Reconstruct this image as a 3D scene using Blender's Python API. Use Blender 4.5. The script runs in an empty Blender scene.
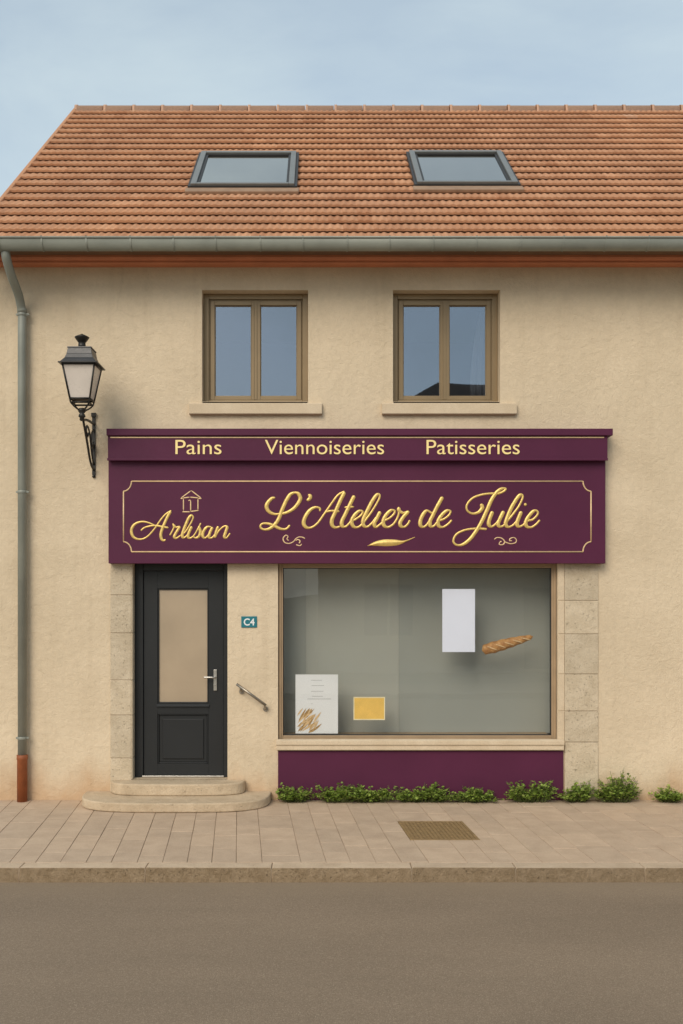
import bpy, math, random
from mathutils import Vector, Matrix
R = math.radians
PI = math.pi
random.seed(7)
sc = bpy.context.scene
col = sc.collection

# ------------------------------------------------------------------ camera maths (design aid: metres on the real depth planes)
CX, CY, F, D0, H0 = 318.0, 590.0, 1020.0, 10.2, 2.1
def X(px, y=0.0): return (px - CX) * (D0 + y) / F
def Z(py, y=0.0): return H0 + (CY - py) * (D0 + y) / F

# ------------------------------------------------------------------ materials
def new_mat(name):
    m = bpy.data.materials.new(name); m.use_nodes = True
    nt = m.node_tree
    for n in list(nt.nodes): nt.nodes.remove(n)
    out = nt.nodes.new('ShaderNodeOutputMaterial')
    return m, nt, out
def N(nt, typ, **kw):
    n = nt.nodes.new(typ)
    for k, v in kw.items():
        if k in n.inputs.keys() if hasattr(n.inputs, 'keys') else False: n.inputs[k].default_value = v
        else: setattr(n, k, v)
    return n
def noise(nt, co, scale, detail=4, rough=0.55, dist=0.0):
    n = nt.nodes.new('ShaderNodeTexNoise'); n.inputs['Scale'].default_value = scale
    n.inputs['Detail'].default_value = detail; n.inputs['Roughness'].default_value = rough
    n.inputs['Distortion'].default_value = dist
    nt.links.new(co, n.inputs['Vector']); return n.outputs['Fac']
def ramp(nt, fac, stops):
    r = nt.nodes.new('ShaderNodeValToRGB')
    e = r.color_ramp.elements
    while len(e) > 1: e.remove(e[-1])
    e[0].position = stops[0][0]; c = stops[0][1]; e[0].color = (*c, 1) if hasattr(c, '__len__') else (c, c, c, 1)
    for p, c in stops[1:]:
        k = e.new(p); k.color = (*c, 1) if hasattr(c, '__len__') else (c, c, c, 1)
    nt.links.new(fac, r.inputs['Fac']); return r.outputs['Color']
def mix(nt, fac, a, b, mode='MIX'):
    m = nt.nodes.new('ShaderNodeMix'); m.data_type = 'RGBA'; m.blend_type = mode
    for v, i in ((fac, 0), (a, 6), (b, 7)):
        if hasattr(v, 'is_output'): nt.links.new(v, m.inputs[i])
        elif i == 0: m.inputs[0].default_value = v
        else: m.inputs[i].default_value = (*v, 1) if len(v) == 3 else v
    return m.outputs[2]
def math_n(nt, op, a, b=0.0):
    m = nt.nodes.new('ShaderNodeMath'); m.operation = op
    for v, i in ((a, 0), (b, 1)):
        if hasattr(v, 'is_output'): nt.links.new(v, m.inputs[i])
        else: m.inputs[i].default_value = v
    return m.outputs[0]
def bsdf(nt, out, color, rough=0.8, metallic=0.0, bump=None, bdist=0.003, bstr=1.0, spec=0.5, coat=0.0):
    p = nt.nodes.new('ShaderNodeBsdfPrincipled')
    if hasattr(color, 'is_output'): nt.links.new(color, p.inputs['Base Color'])
    else: p.inputs['Base Color'].default_value = (*color, 1)
    if hasattr(rough, 'is_output'): nt.links.new(rough, p.inputs['Roughness'])
    else: p.inputs['Roughness'].default_value = rough
    p.inputs['Metallic'].default_value = metallic
    p.inputs['Specular IOR Level'].default_value = spec
    p.inputs['Coat Weight'].default_value = coat
    if bump is not None:
        b = nt.nodes.new('ShaderNodeBump'); b.inputs['Distance'].default_value = bdist; b.inputs['Strength'].default_value = bstr
        nt.links.new(bump, b.inputs['Height']); nt.links.new(b.outputs[0], p.inputs['Normal'])
    nt.links.new(p.outputs[0], out.inputs['Surface']); return p
def world_co(nt):
    g = nt.nodes.new('ShaderNodeNewGeometry'); return g.outputs['Position']
def sep(nt, v):
    s = nt.nodes.new('ShaderNodeSeparateXYZ'); nt.links.new(v, s.inputs[0]); return s.outputs
def scaled(nt, v, s):
    m = nt.nodes.new('ShaderNodeMapping'); m.inputs['Scale'].default_value = s
    nt.links.new(v, m.inputs['Vector']); return m.outputs[0]

def mat_simple(name, c, rough=0.6, metallic=0.0, var=0.12, scale=6, bscale=60, bdist=0.0008, spec=0.5, coat=0.0):
    m, nt, out = new_mat(name); co = world_co(nt)
    n1 = noise(nt, co, scale, 5); n2 = noise(nt, co, bscale, 4)
    c1 = tuple(x * (1 - var) for x in c); c2 = tuple(min(1, x * (1 + var)) for x in c)
    cc = ramp(nt, n1, [(0.3, c1), (0.7, c2)])
    rr = ramp(nt, n2, [(0.3, rough * 0.85), (0.7, min(1, rough * 1.1))])
    bsdf(nt, out, cc, rr, metallic, n2, bdist, 1.0, spec, coat); return m

def mat_render_wall():
    m, nt, out = new_mat('rendered wall'); co = world_co(nt)
    base = ramp(nt, noise(nt, co, 0.9, 6, 0.6, 0.4), [(0.3, WALL_A), (0.72, WALL_B)])
    blot = ramp(nt, noise(nt, co, 16, 8, 0.8), [(0.32, 0.93), (0.68, 1.06)])
    base = mix(nt, 1.0, base, blot, 'MULTIPLY')
    s = sep(nt, co)
    # rising damp / soil splash: stain with its own ragged outline near the pavement
    hgt = math_n(nt, 'ADD', s[2], math_n(nt, 'MULTIPLY', noise(nt, scaled(nt, co, (1, 1, .4)), 1.6, 5, 0.6), -1.1))
    low = ramp(nt, math_n(nt, 'ADD', hgt, 0.5), [(0.0, 1.0), (0.32, 0.0)])
    base = mix(nt, math_n(nt, 'MULTIPLY', low, 0.55), base, (0.50, 0.285, 0.14))
    # faint streaks
    st = ramp(nt, noise(nt, scaled(nt, co, (5, 5, 0.35)), 1.0, 5, 0.7), [(0.52, 0.0), (0.75, 1.0)])
    base = mix(nt, math_n(nt, 'MULTIPLY', st, 0.22), base, (0.40, 0.30, 0.19))
    vc = nt.nodes.new('ShaderNodeTexVoronoi'); vc.feature = 'DISTANCE_TO_EDGE'; vc.inputs['Scale'].default_value = 0.55
    wob = nt.nodes.new('ShaderNodeTexNoise'); wob.inputs['Scale'].default_value = 2.2; wob.inputs['Detail'].default_value = 6; nt.links.new(co, wob.inputs['Vector'])
    wmix = mix(nt, 0.22, co, wob.outputs['Color'], 'ADD'); nt.links.new(wmix, vc.inputs['Vector'])
    crk = ramp(nt, vc.outputs['Distance'], [(0.0, 1.0), (0.0032, 0.0)])
    gate = ramp(nt, noise(nt, co, 0.8, 3), [(0.52, 0.0), (0.62, 1.0)])
    base = mix(nt, math_n(nt, 'MULTIPLY', math_n(nt, 'MULTIPLY', crk, gate), 0.12), base, (0.25, 0.18, 0.11))
    pits = ramp(nt, noise(nt, co, 38, 3, 0.6), [(0.27, 1.0), (0.33, 0.0)])
    base = mix(nt, math_n(nt, 'MULTIPLY', pits, 0.25), base, (0.3, 0.2, 0.12))
    n1 = noise(nt, co, 14, 6, 0.7, 0.6); n2 = noise(nt, co, 70, 4, 0.7)
    v = nt.nodes.new('ShaderNodeTexNoise'); v.noise_type = 'RIDGED_MULTIFRACTAL'; v.inputs['Scale'].default_value = 9
    v.inputs['Detail'].default_value = 6; nt.links.new(scaled(nt, co, (1, 1, 1.4)), v.inputs['Vector'])
    h = math_n(nt, 'ADD', math_n(nt, 'ADD', n1, math_n(nt, 'MULTIPLY', n2, 0.35)), math_n(nt, 'MULTIPLY', v.outputs['Fac'], 0.22))
    bsdf(nt, out, base, 0.92, 0, h, 0.013, 0.9, 0.2); return m

def mat_stone(name, a, b, pit=0.4, bd=0.006, scale=5, tint=True):
    m, nt, out = new_mat(name); co = world_co(nt)
    base = ramp(nt, noise(nt, co, scale, 6, 0.65, 0.5), [(0.3, a), (0.7, b)])
    fine = ramp(nt, noise(nt, co, 90, 4, 0.75), [(0.3, 0.86), (0.7, 1.1)])
    base = mix(nt, 1.0, base, fine, 'MULTIPLY')
    if tint:
        at = nt.nodes.new('ShaderNodeAttribute'); at.attribute_name = 'tint'
        base = mix(nt, 1.0, base, ramp(nt, at.outputs['Fac'], [(0, (0.93, 0.925, 0.915)), (1, (1.05, 1.035, 1.01))]), 'MULTIPLY')
    pits = ramp(nt, noise(nt, co, 48, 4, 0.7), [(0.30, 1.0), (0.37, 0.0)])
    base = mix(nt, math_n(nt, 'MULTIPLY', pits, pit), base, tuple(x * 0.45 for x in a))
    h = math_n(nt, 'ADD', noise(nt, co, 22, 6, 0.7), math_n(nt, 'MULTIPLY', noise(nt, co, 110, 3, 0.7), 0.3))
    h = math_n(nt, 'ADD', h, math_n(nt, 'MULTIPLY', pits, -0.4))
    bsdf(nt, out, base, 0.9, 0, h, bd, 0.9, 0.25); return m

def mat_tiles():
    m, nt, out = new_mat('clay tile'); co = world_co(nt)
    at = nt.nodes.new('ShaderNodeAttribute'); at.attribute_name = 'tint'
    base = ramp(nt, at.outputs['Fac'], [(0, (0.385, 0.175, 0.09)), (0.5, (0.485, 0.25, 0.14)), (0.85, (0.57, 0.305, 0.175)), (1, (0.54, 0.35, 0.25))])
    big = ramp(nt, noise(nt, co, 0.7, 4, 0.6), [(0.3, (0.9, 0.9, 0.92)), (0.7, (1.08, 1.06, 1.02))])
    base = mix(nt, 1.0, base, big, 'MULTIPLY')
    lich = ramp(nt, noise(nt, co, 16, 5, 0.7), [(0.58, 0.0), (0.72, 1.0)])
    base = mix(nt, math_n(nt, 'MULTIPLY', lich, 0.15), base, (0.46, 0.35, 0.22))
    mo_ = ramp(nt, noise(nt, co, 45, 5, 0.8), [(0.3, 0.8), (0.7, 1.14)]); base = mix(nt, 1.0, base, mo_, 'MULTIPLY')
    bsdf(nt, out, base, 0.88, 0, noise(nt, co, 60, 5, 0.8), 0.006, 0.9, 0.25); return m

def mat_asphalt():
    m, nt, out = new_mat('asphalt'); co = world_co(nt)
    v = nt.nodes.new('ShaderNodeTexVoronoi'); v.inputs['Scale'].default_value = 190; nt.links.new(co, v.inputs['Vector'])
    s = sep(nt, v.outputs['Color'])
    chips = ramp(nt, s[0], [(0.0, (0.195, 0.138, 0.092)), (0.55, (0.245, 0.175, 0.12)), (0.86, (0.30, 0.22, 0.152)), (1.0, (0.38, 0.295, 0.205))])
    base = mix(nt, 0.62, ramp(nt, noise(nt, co, 60, 5, 0.8), [(0.3, (0.18, 0.136, 0.096)), (0.7, (0.28, 0.226, 0.163))]), chips)
    big = ramp(nt, noise(nt, scaled(nt, co, (0.35, 1.2, 1)), 0.8, 5, 0.6, 0.3), [(0.3, 0.88), (0.7, 1.1)])
    base = mix(nt, 1.0, base, big, 'MULTIPLY')
    # settled dust along the kerb
    yy = sep(nt, co)[1]
    dust = ramp(nt, math_n(nt, 'MULTIPLY', math_n(nt, 'ADD', math_n(nt, 'ADD', yy, 2.85), math_n(nt, 'MULTIPLY', noise(nt, co, 3, 4), 0.25)), 2.0), [(0.0, 0.0), (0.85, 1.0)])
    base = mix(nt, math_n(nt, 'MULTIPLY', dust, 0.5), base, (0.30, 0.225, 0.15))
    h = math_n(nt, 'SUBTRACT', noise(nt, co, 150, 3, 0.8), math_n(nt, 'MULTIPLY', v.outputs['Distance'], 0.4))
    bsdf(nt, out, base, 0.88, 0, h, 0.004, 0.8, 0.3); return m

def mat_glass(name, refl, tint, rough=0.01, rcol=(0.9, 0.95, 1.0)):
    m, nt, out = new_mat(name); co = world_co(nt)
    tr = nt.nodes.new('ShaderNodeBsdfTransparent'); tr.inputs['Color'].default_value = (*tint, 1)
    gl = nt.nodes.new('ShaderNodeBsdfGlossy'); gl.inputs['Roughness'].default_value = rough; gl.inputs['Color'].default_value = (*rcol, 1)
    b = nt.nodes.new('ShaderNodeBump'); b.inputs['Distance'].default_value = 0.004; b.inputs['Strength'].default_value = 0.35
    nt.links.new(noise(nt, co, 1.3, 1), b.inputs['Height']); nt.links.new(b.outputs[0], gl.inputs['Normal'])
    g = nt.nodes.new('ShaderNodeNewGeometry'); vd = nt.nodes.new('ShaderNodeVectorMath'); vd.operation = 'DOT_PRODUCT'
    nt.links.new(g.outputs['Incoming'], vd.inputs[0]); nt.links.new(g.outputs['Normal'], vd.inputs[1])
    om = math_n(nt, 'SUBTRACT', 1.0, math_n(nt, 'ABSOLUTE', vd.outputs['Value']))     # Schlick, same from both faces
    fac = math_n(nt, 'ADD', math_n(nt, 'MULTIPLY', math_n(nt, 'POWER', om, 5.0), 0.9), 0.04 + refl)
    mx = nt.nodes.new('ShaderNodeMixShader'); nt.links.new(fac, mx.inputs[0])
    nt.links.new(tr.outputs[0], mx.inputs[1]); nt.links.new(gl.outputs[0], mx.inputs[2])
    nt.links.new(mx.outputs[0], out.inputs['Surface']); return m

def mat_leaf():
    m, nt, out = new_mat('leaf'); co = world_co(nt)
    at = nt.nodes.new('ShaderNodeAttribute'); at.attribute_name = 'tint'
    c = ramp(nt, at.outputs['Fac'], [(0, (0.085, 0.14, 0.02)), (0.5, (0.21, 0.31, 0.045)), (0.9, (0.36, 0.46, 0.09)), (1, (0.40, 0.42, 0.13))])
    p = bsdf(nt, out, c, 0.55, 0, None)
    tl = nt.nodes.new('ShaderNodeBsdfTranslucent'); nt.links.new(c, tl.inputs['Color'])
    mx = nt.nodes.new('ShaderNodeMixShader'); mx.inputs[0].default_value = 0.3
    nt.links.new(p.outputs[0], mx.inputs[1]); nt.links.new(tl.outputs[0], mx.inputs[2]); nt.links.new(mx.outputs[0], out.inputs['Surface'])
    return m

def mat_baguette():
    m, nt, out = new_mat('bread crust'); co = world_co(nt)
    c = ramp(nt, noise(nt, co, 22, 5, 0.6, 0.5), [(0.3, (0.33, 0.13, 0.035)), (0.55, (0.55, 0.27, 0.085)), (0.75, (0.72, 0.45, 0.2))])
    bsdf(nt, out, c, 0.6, 0, noise(nt, co, 120, 4, 0.7), 0.003); return m

WALL_A, WALL_B = (0.61, 0.495, 0.35), (0.735, 0.605, 0.44)
M = {}
M['wall'] = mat_render_wall()
M['stone'] = mat_stone('pier stone', (0.52, 0.43, 0.31), (0.66, 0.56, 0.425), 0.6, 0.013)
M['sill'] = mat_stone('sill stone', (0.58, 0.46, 0.32), (0.68, 0.56, 0.41), 0.1, 0.001, 4, False)
M['step'] = mat_stone('step stone', (0.48, 0.37, 0.25), (0.64, 0.51, 0.36), 0.4, 0.012, 6, False)
M['kerb'] = mat_stone('kerb stone', (0.48, 0.365, 0.26), (0.61, 0.48, 0.35), 0.4, 0.008, 5)
M['kerbface'] = mat_stone('rough hewn kerb face with painted shade', (0.24, 0.17, 0.10), (0.37, 0.275, 0.18), 0.5, 0.03, 12)  # darker than the kerb top: shade of the front face put into its colour
M['slab'] = mat_stone('paving slab', (0.46, 0.345, 0.25), (0.56, 0.43, 0.315), 0.2, 0.002, 5)
M['joint'] = mat_simple('sand joint', (0.30, 0.225, 0.155), 0.95)
M['tiles'] = mat_tiles()
M['mortar'] = mat_simple('ridge mortar', (0.36, 0.27, 0.19), 0.95, 0, 0.2, 12, 60, 0.004)
M['asphalt'] = mat_asphalt()
M['earth'] = mat_simple('ground earth', (0.17, 0.15, 0.10), 0.95, 0, 0.2, 0.5)
M['zinc'] = mat_simple('weathered zinc', (0.25, 0.26, 0.225), 0.5, 0.12, 0.14, 3, 25, 0.0006)
M['eave'] = mat_simple('terracotta painted board', (0.55, 0.20, 0.10), 0.6, 0, 0.12, 4, 60, 0.001)
M['soffit'] = mat_simple('soffit board', (0.16, 0.09, 0.05), 0.8)
M['rust'] = mat_simple('rust red cast iron', (0.29, 0.085, 0.028), 0.6, 0.1, 0.2, 9, 50, 0.001)
M['bronze'] = mat_simple('taupe aluminium', (0.26, 0.185, 0.10), 0.4, 0.25, 0.08, 3, 90, 0.0002)
M['wood'] = mat_simple('tan shop frame', (0.36, 0.25, 0.15), 0.5, 0, 0.1, 5, 60, 0.0004)
M['seal'] = mat_simple('black gasket', (0.02, 0.02, 0.02), 0.6)
M['purple'] = mat_simple('aubergine paint', (0.087, 0.0165, 0.047), 0.55, 0, 0.10, 1.5, 30, 0.0003, 0.22)
M['gold'] = mat_simple('gold leaf', (0.78, 0.545, 0.17), 0.34, 0.4, 0.14, 30, 160, 0.0015)
M['pale_gold'] = mat_simple('pale gold letters', (0.95, 0.74, 0.32), 0.5, 0.0, 0.05, 20, 90, 0.0003)
M['line_gold'] = mat_simple('gilt line', (0.78, 0.55, 0.30), 0.45, 0.15, 0.1, 20, 90, 0.0003)
M['door'] = mat_simple('anthracite paint', (0.0195, 0.021, 0.0225), 0.5, 0, 0.1, 2, 60, 0.0002, 0.3)
M['frost'] = mat_simple('frosted glass', (0.41, 0.32, 0.225), 0.18, 0, 0.14, 1.2, 200, 0.0001, 0.6, 0.5)
M['steel'] = mat_simple('brushed steel', (0.50, 0.48, 0.45), 0.32, 0.9, 0.08, 20, 120, 0.0003)
M['rail'] = mat_simple('dull steel rail', (0.33, 0.29, 0.24), 0.38, 0.85, 0.2, 20, 120, 0.0004)
M['lantern'] = mat_simple('black lantern iron', (0.022, 0.02, 0.018), 0.42, 0.3, 0.2, 10, 60, 0.0006)
M['roofmetal'] = mat_simple('lantern grey cap', (0.055, 0.055, 0.058), 0.4, 0.3, 0.15, 10)
M['opal'] = mat_simple('opal pane', (0.62, 0.55, 0.49), 0.3, 0, 0.06, 5, 40, 0.0001, 0.5)
M['teal'] = mat_simple('teal enamel', (0.012, 0.16, 0.20), 0.35, 0, 0.08)
M['white'] = mat_simple('white enamel', (0.78, 0.80, 0.80), 0.4, 0, 0.03)
M['paper'] = mat_simple('white paper', (0.80, 0.78, 0.76), 0.8, 0, 0.02, 3)
M['bluepaper'] = mat_simple('cool white paper', (0.84, 0.84, 0.93), 0.8, 0, 0.03, 2)
M['ink'] = mat_simple('faint grey ink', (0.45, 0.43, 0.42), 0.8)
M['yellow'] = mat_simple('yellow card', (0.88, 0.55, 0.12), 0.7, 0, 0.06, 12)
M['cream'] = mat_simple('cream card edge', (0.90, 0.78, 0.50), 0.7)
M['wheat'] = mat_simple('printed wheat', (0.42, 0.25, 0.09), 0.8, 0, 0.4, 60)
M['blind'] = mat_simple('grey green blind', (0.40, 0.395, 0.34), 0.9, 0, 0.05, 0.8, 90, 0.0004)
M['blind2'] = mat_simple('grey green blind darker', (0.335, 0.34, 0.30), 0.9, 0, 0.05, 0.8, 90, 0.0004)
M['curtain'] = mat_simple('white curtain', (0.75, 0.73, 0.70), 0.9)
M['skyframe'] = mat_simple('grey skylight cladding', (0.22, 0.22, 0.21), 0.38, 0.5, 0.1, 4)
M['skydark'] = mat_simple('dark skylight flashing', (0.028, 0.026, 0.026), 0.5, 0.2, 0.1, 4)
M['apron'] = mat_simple('brown flashing apron', (0.30, 0.19, 0.12), 0.7, 0, 0.15, 10)
M['grate'] = mat_simple('rusted brown grate', (0.29, 0.19, 0.085), 0.7, 0.2, 0.3, 25, 90, 0.002)
M['dark'] = mat_simple('dark cavity', (0.02, 0.015, 0.01), 0.9)
M['crust'] = mat_baguette()
M['score'] = mat_simple('bread score', (0.70, 0.47, 0.24), 0.8, 0, 0.2, 60)
M['leaf'] = mat_leaf()
M['stem'] = mat_simple('plant stem', (0.10, 0.12, 0.035), 0.8)
M['pane'] = mat_glass('upper pane glass', 0.19, (0.55, 0.57, 0.6), 0.012, (0.78, 0.88, 1.0))
M['shopglass'] = mat_glass('shop glass', 0.0, (0.96, 0.97, 0.975))
M['skyglass'] = mat_glass('skylight glass', 0.34, (0.25, 0.27, 0.3), 0.01, (0.98, 0.97, 0.94))
M['farwall'] = mat_simple('opposite wall render', (0.45, 0.38, 0.30), 0.9, 0, 0.1, 1)
M['farroof'] = mat_simple('opposite dark roof', (0.10, 0.065, 0.045), 0.85, 0, 0.25, 3)
M['fardark'] = mat_simple('opposite shutters', (0.10, 0.11, 0.10), 0.6)

# ------------------------------------------------------------------ mesh builder
class MB:
    def __init__(s): s.v = []; s.f = []; s.t = []; s.mi = []; s.sm = []
    def face(s, idx, t=0.5, m=0, smooth=False): s.f.append(tuple(idx)); s.t.append(t); s.mi.append(m); s.sm.append(smooth)
    def add(s, vs):
        b = len(s.v); s.v += [tuple(p) for p in vs]; return b
    def box(s, x0, x1, y0, y1, z0, z1, t=0.5, m=0):
        b = s.add([(x0,y0,z0),(x1,y0,z0),(x1,y1,z0),(x0,y1,z0),(x0,y0,z1),(x1,y0,z1),(x1,y1,z1),(x0,y1,z1)])
        for q in ((0,3,2,1),(4,5,6,7),(0,1,5,4),(1,2,6,5),(2,3,7,6),(3,0,4,7)): s.face([b+i for i in q], t, m)
        return s
    def hexa(s, p, t=0.5, m=0):       # p: 4 bottom + 4 top
        b = s.add(p)
        for q in ((0,3,2,1),(4,5,6,7),(0,1,5,4),(1,2,6,5),(2,3,7,6),(3,0,4,7)): s.face([b+i for i in q], t, m)
    def prism(s, pts, a, b_, axis, t=0.5, m=0, smooth=False):  # polygon in 2 axes, extruded along axis a..b_
        def mk(p, w):
            if axis == 'x': return (w, p[0], p[1])
            if axis == 'y': return (p[0], w, p[1])
            return (p[0], p[1], w)
        n = len(pts); b = s.add([mk(p, a) for p in pts] + [mk(p, b_) for p in pts])
        s.face([b+i for i in range(n)], t, m); s.face([b+n+i for i in reversed(range(n))], t, m)
        for i in range(n):
            j = (i+1) % n; s.face((b+j, b+i, b+n+i, b+n+j), t, m, smooth)
    def tube(s, path, r, n=12, t=0.5, m=0, cap=True, squash=None):
        P = [Vector(p) for p in path]; rr = r if hasattr(r, '__len__') else [r]*len(P)
        rings = []; up = Vector((0.13, 0.9, 0.41)).normalized()
        prev = None
        for i, p in enumerate(P):
            d = (P[min(i+1, len(P)-1)] - P[max(i-1, 0)]).normalized()
            a = d.cross(up) if prev is None else prev - d*prev.dot(d)
            if a.length < 1e-5: a = d.orthogonal()
            a.normalize(); prev = a; c = d.cross(a)
            rings.append(s.add([p + (a*math.cos(2*PI*k/n) + c*math.sin(2*PI*k/n))*rr[i] for k in range(n)]))
        for i in range(len(P)-1):
            for k in range(n):
                j = (k+1) % n
                s.face((rings[i]+k, rings[i]+j, rings[i+1]+j, rings[i+1]+k), t, m, True)
        if cap:
            s.face([rings[0]+k for k in reversed(range(n))], t, m); s.face([rings[-1]+k for k in range(n)], t, m)
    def lathe(s, prof, cx, cy, n=20, t=0.5, m=0):   # prof: (r,z)
        rings = [s.add([(cx+r*math.cos(2*PI*k/n), cy+r*math.sin(2*PI*k/n), z) for k in range(n)]) for r, z in prof]
        for i in range(len(prof)-1):
            for k in range(n):
                j = (k+1) % n; s.face((rings[i]+k, rings[i]+j, rings[i+1]+j, rings[i+1]+k), t, m, True)
        s.face([rings[0]+k for k in reversed(range(n))], t, m); s.face([rings[-1]+k for k in range(n)], t, m)
    def build(s, name, mats, parent=None, bevel=0.0, seg=2, origin=None, fix=True):
        me = bpy.data.meshes.new(name)
        off = Vector((0, 0, 0))
        if parent is not None:
            q = parent
            while q is not None: off += q.location; q = q.parent
        elif origin is not None: off = Vector(origin)
        me.from_pydata([tuple(Vector(p) - off) for p in s.v], [], s.f)
        at = me.attributes.new('tint', 'FLOAT', 'FACE'); at.data.foreach_set('value', s.t)
        mats = mats if isinstance(mats, (list, tuple)) else [mats]
        for mt in mats: me.materials.append(M[mt] if isinstance(mt, str) else mt)
        me.polygons.foreach_set('material_index', s.mi); me.polygons.foreach_set('use_smooth', s.sm)
        me.update()
        if fix:
            import bmesh
            bm = bmesh.new(); bm.from_mesh(me); bmesh.ops.recalc_face_normals(bm, faces=bm.faces); bm.to_mesh(me); bm.free()
        o = bpy.data.objects.new(name, me); col.objects.link(o)
        if parent is not None: o.parent = parent
        elif origin is not None: o.location = off
        if bevel > 0:
            bv = o.modifiers.new('bevel', 'BEVEL'); bv.width = bevel; bv.segments = seg; bv.limit_method = 'ANGLE'; bv.angle_limit = R(40)
            bv.use_clamp_overlap = True
        return o
def thing(name, label, cat, loc, group=None):
    o = bpy.data.objects.new(name, None); col.objects.link(o); o.location = loc; o.empty_display_size = 0.1
    o['label'] = label; o['category'] = cat
    if group: o['group'] = group
    return o
def tag(o, label, cat, group=None):
    o['label'] = label; o['category'] = cat
    if group: o['group'] = group
    return o
def struct(o, label=None):
    o['kind'] = 'structure'
    if label: o['label'] = label
    return o

# ------------------------------------------------------------------ ground, road, kerb, pavement
KY0, KY1 = -2.5, -2.33       # kerb front / back
RZ = -0.107
XL, XR = -14.0, 18.0
g = MB(); S_ = 400
b = g.add([(-S_, -S_, -0.115), (S_, -S_, -0.115), (S_, S_, -0.115), (-S_, S_, -0.115)]); g.face((b, b+1, b+2, b+3))
struct(g.build('ground', 'earth'))
g = MB(); b = g.add([(-60, -10.4, RZ), (60, -10.4, RZ), (60, KY0 + 0.02, RZ), (-60, KY0 + 0.02, RZ)]); g.face((b, b+1, b+2, b+3))
struct(g.build('road', 'asphalt'))
# far pavement on the other side of the street
g = MB(); g.box(-30, 30, -12.6, -10.42, -0.11, 0.0); struct(g.build('far_pavement', 'joint'))
# kerb stones (joints where the photograph has them, then regular)
ky = -2.415
kj = [X(p, ky) for p in (22, 147, 272, 411, 514, 642)]
while kj[0] > XL: kj.insert(0, kj[0] - random.uniform(0.95, 1.1))
while kj[-1] < XR: kj.append(kj[-1] + random.uniform(0.9, 1.1))
k = MB()
for a, c in zip(kj[:-1], kj[1:]):
    dz = random.uniform(-0.002, 0.002); dy = random.uniform(-0.003, 0.003)
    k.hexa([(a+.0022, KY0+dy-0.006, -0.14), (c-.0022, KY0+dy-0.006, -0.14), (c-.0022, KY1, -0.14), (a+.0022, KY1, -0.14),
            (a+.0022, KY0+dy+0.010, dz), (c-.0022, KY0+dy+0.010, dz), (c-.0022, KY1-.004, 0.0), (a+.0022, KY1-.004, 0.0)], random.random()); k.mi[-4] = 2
k.box(XL, XR, KY0+0.012, KY1-.002, -0.13, -0.012, 0.5, 1)
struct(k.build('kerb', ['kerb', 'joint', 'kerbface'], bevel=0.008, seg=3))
# paving: sheared strips running towards the wall
SH = -0.078
p = MB(); x = XL
y_front, y_back = KY1 + 0.002, -0.002
def shx(x, y): return x + SH * (y - y_front)
GR = (0.745, 1.335, -1.63, -0.94)   # grate opening (x0,x1 at front edge; y0,y1)
gx0 = GR[0] - SH*(GR[2]-y_front) + 0.03; gx1 = gx0 + 0.59
cols_ = []
while x < XR:
    w = random.choice([0.185, 0.195, 0.2, 0.21, 0.19, 0.3]); cols_.append((x, x + w)); x += w
# snap two strip edges to the grate
for x0, x1 in cols_:
    y = y_front; first = True
    cuts = [y_front]; yy = y_front + random.choice([0.2, 0.30, 0.42, 0.5])
    while yy < y_back - 0.12: cuts.append(yy); yy += random.choice([0.32, 0.42, 0.5, 0.6])
    cuts.append(y_back)
    for a, c in zip(cuts[:-1], cuts[1:]):
        t = random.random(); j = random.choice([0.001, 0.0015, 0.0024]); dz = random.uniform(-0.0012, 0.0012)
        ii = [(x0+j, x1-j)]; pieces = [(x0+j, x1-j, a+j, c-j)]
        # cut the opening of the grate out
        res = []
        for (u0, u1, v0, v1) in pieces:
            if u1 <= gx0 or u0 >= gx1 or v1 <= GR[2] or v0 >= GR[3]: res.append((u0, u1, v0, v1)); continue
            if u0 < gx0: res.append((u0, gx0, v0, v1))
            if u1 > gx1: res.append((gx1, u1, v0, v1))
            m0, m1 = max(u0, gx0), min(u1, gx1)
            if v0 < GR[2]: res.append((m0, m1, v0, GR[2]))
            if v1 > GR[3]: res.append((m0, m1, GR[3], v1))
        for (u0, u1, v0, v1) in res:
            if u1-u0 < 0.012 or v1-v0 < 0.012: continue
            p.hexa([(shx(u0, v0), v0, -0.05), (shx(u1, v0), v0, -0.05), (shx(u1, v1), v1, -0.05), (shx(u0, v1), v1, -0.05),
                    (shx(u0, v0), v0, dz), (shx(u1, v0), v0, dz), (shx(u1, v1), v1, dz), (shx(u0, v1), v1, dz)], t)
b = p.add([(XL, y_front-.003, -0.0065), (XR, y_front-.003, -0.0065), (XR, y_back, -0.0065), (XL, y_back, -0.0065)]); p.face((b, b+1, b+2, b+3), 0.5, 1)
struct(p.build('pavement', ['slab', 'joint'], bevel=0.0025, seg=1))
# drain grate
cx = (shx(gx0, GR[2]) + shx(gx1, GR[3]))/2
gr = thing('drain_grate', 'rusty brown rectangular grate set flush in the pavement before the shop window', 'grate', (cx, -1.285, 0.0))
fr = MB(); e = 0.003
def gq(u0, u1, v0, v1, z0, z1, mb, t=0.5):
    mb.hexa([(shx(u0, v0), v0, z0), (shx(u1, v0), v0, z0), (shx(u1, v1), v1, z0), (shx(u0, v1), v1, z0),
             (shx(u0, v0), v0, z1), (shx(u1, v0), v0, z1), (shx(u1, v1), v1, z1), (shx(u0, v1), v1, z1)], t)
a0, a1, b0, b1 = gx0+e, gx1-e, GR[2]+e, GR[3]-e
w = 0.022
gq(a0, a1, b0, b0+w, -0.03, 0.003, fr); gq(a0, a1, b1-w, b1, -0.03, 0.003, fr)
gq(a0, a0+w, b0+w, b1-w, -0.03, 0.003, fr); gq(a1-w, a1, b0+w, b1-w, -0.03, 0.003, fr)
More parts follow.
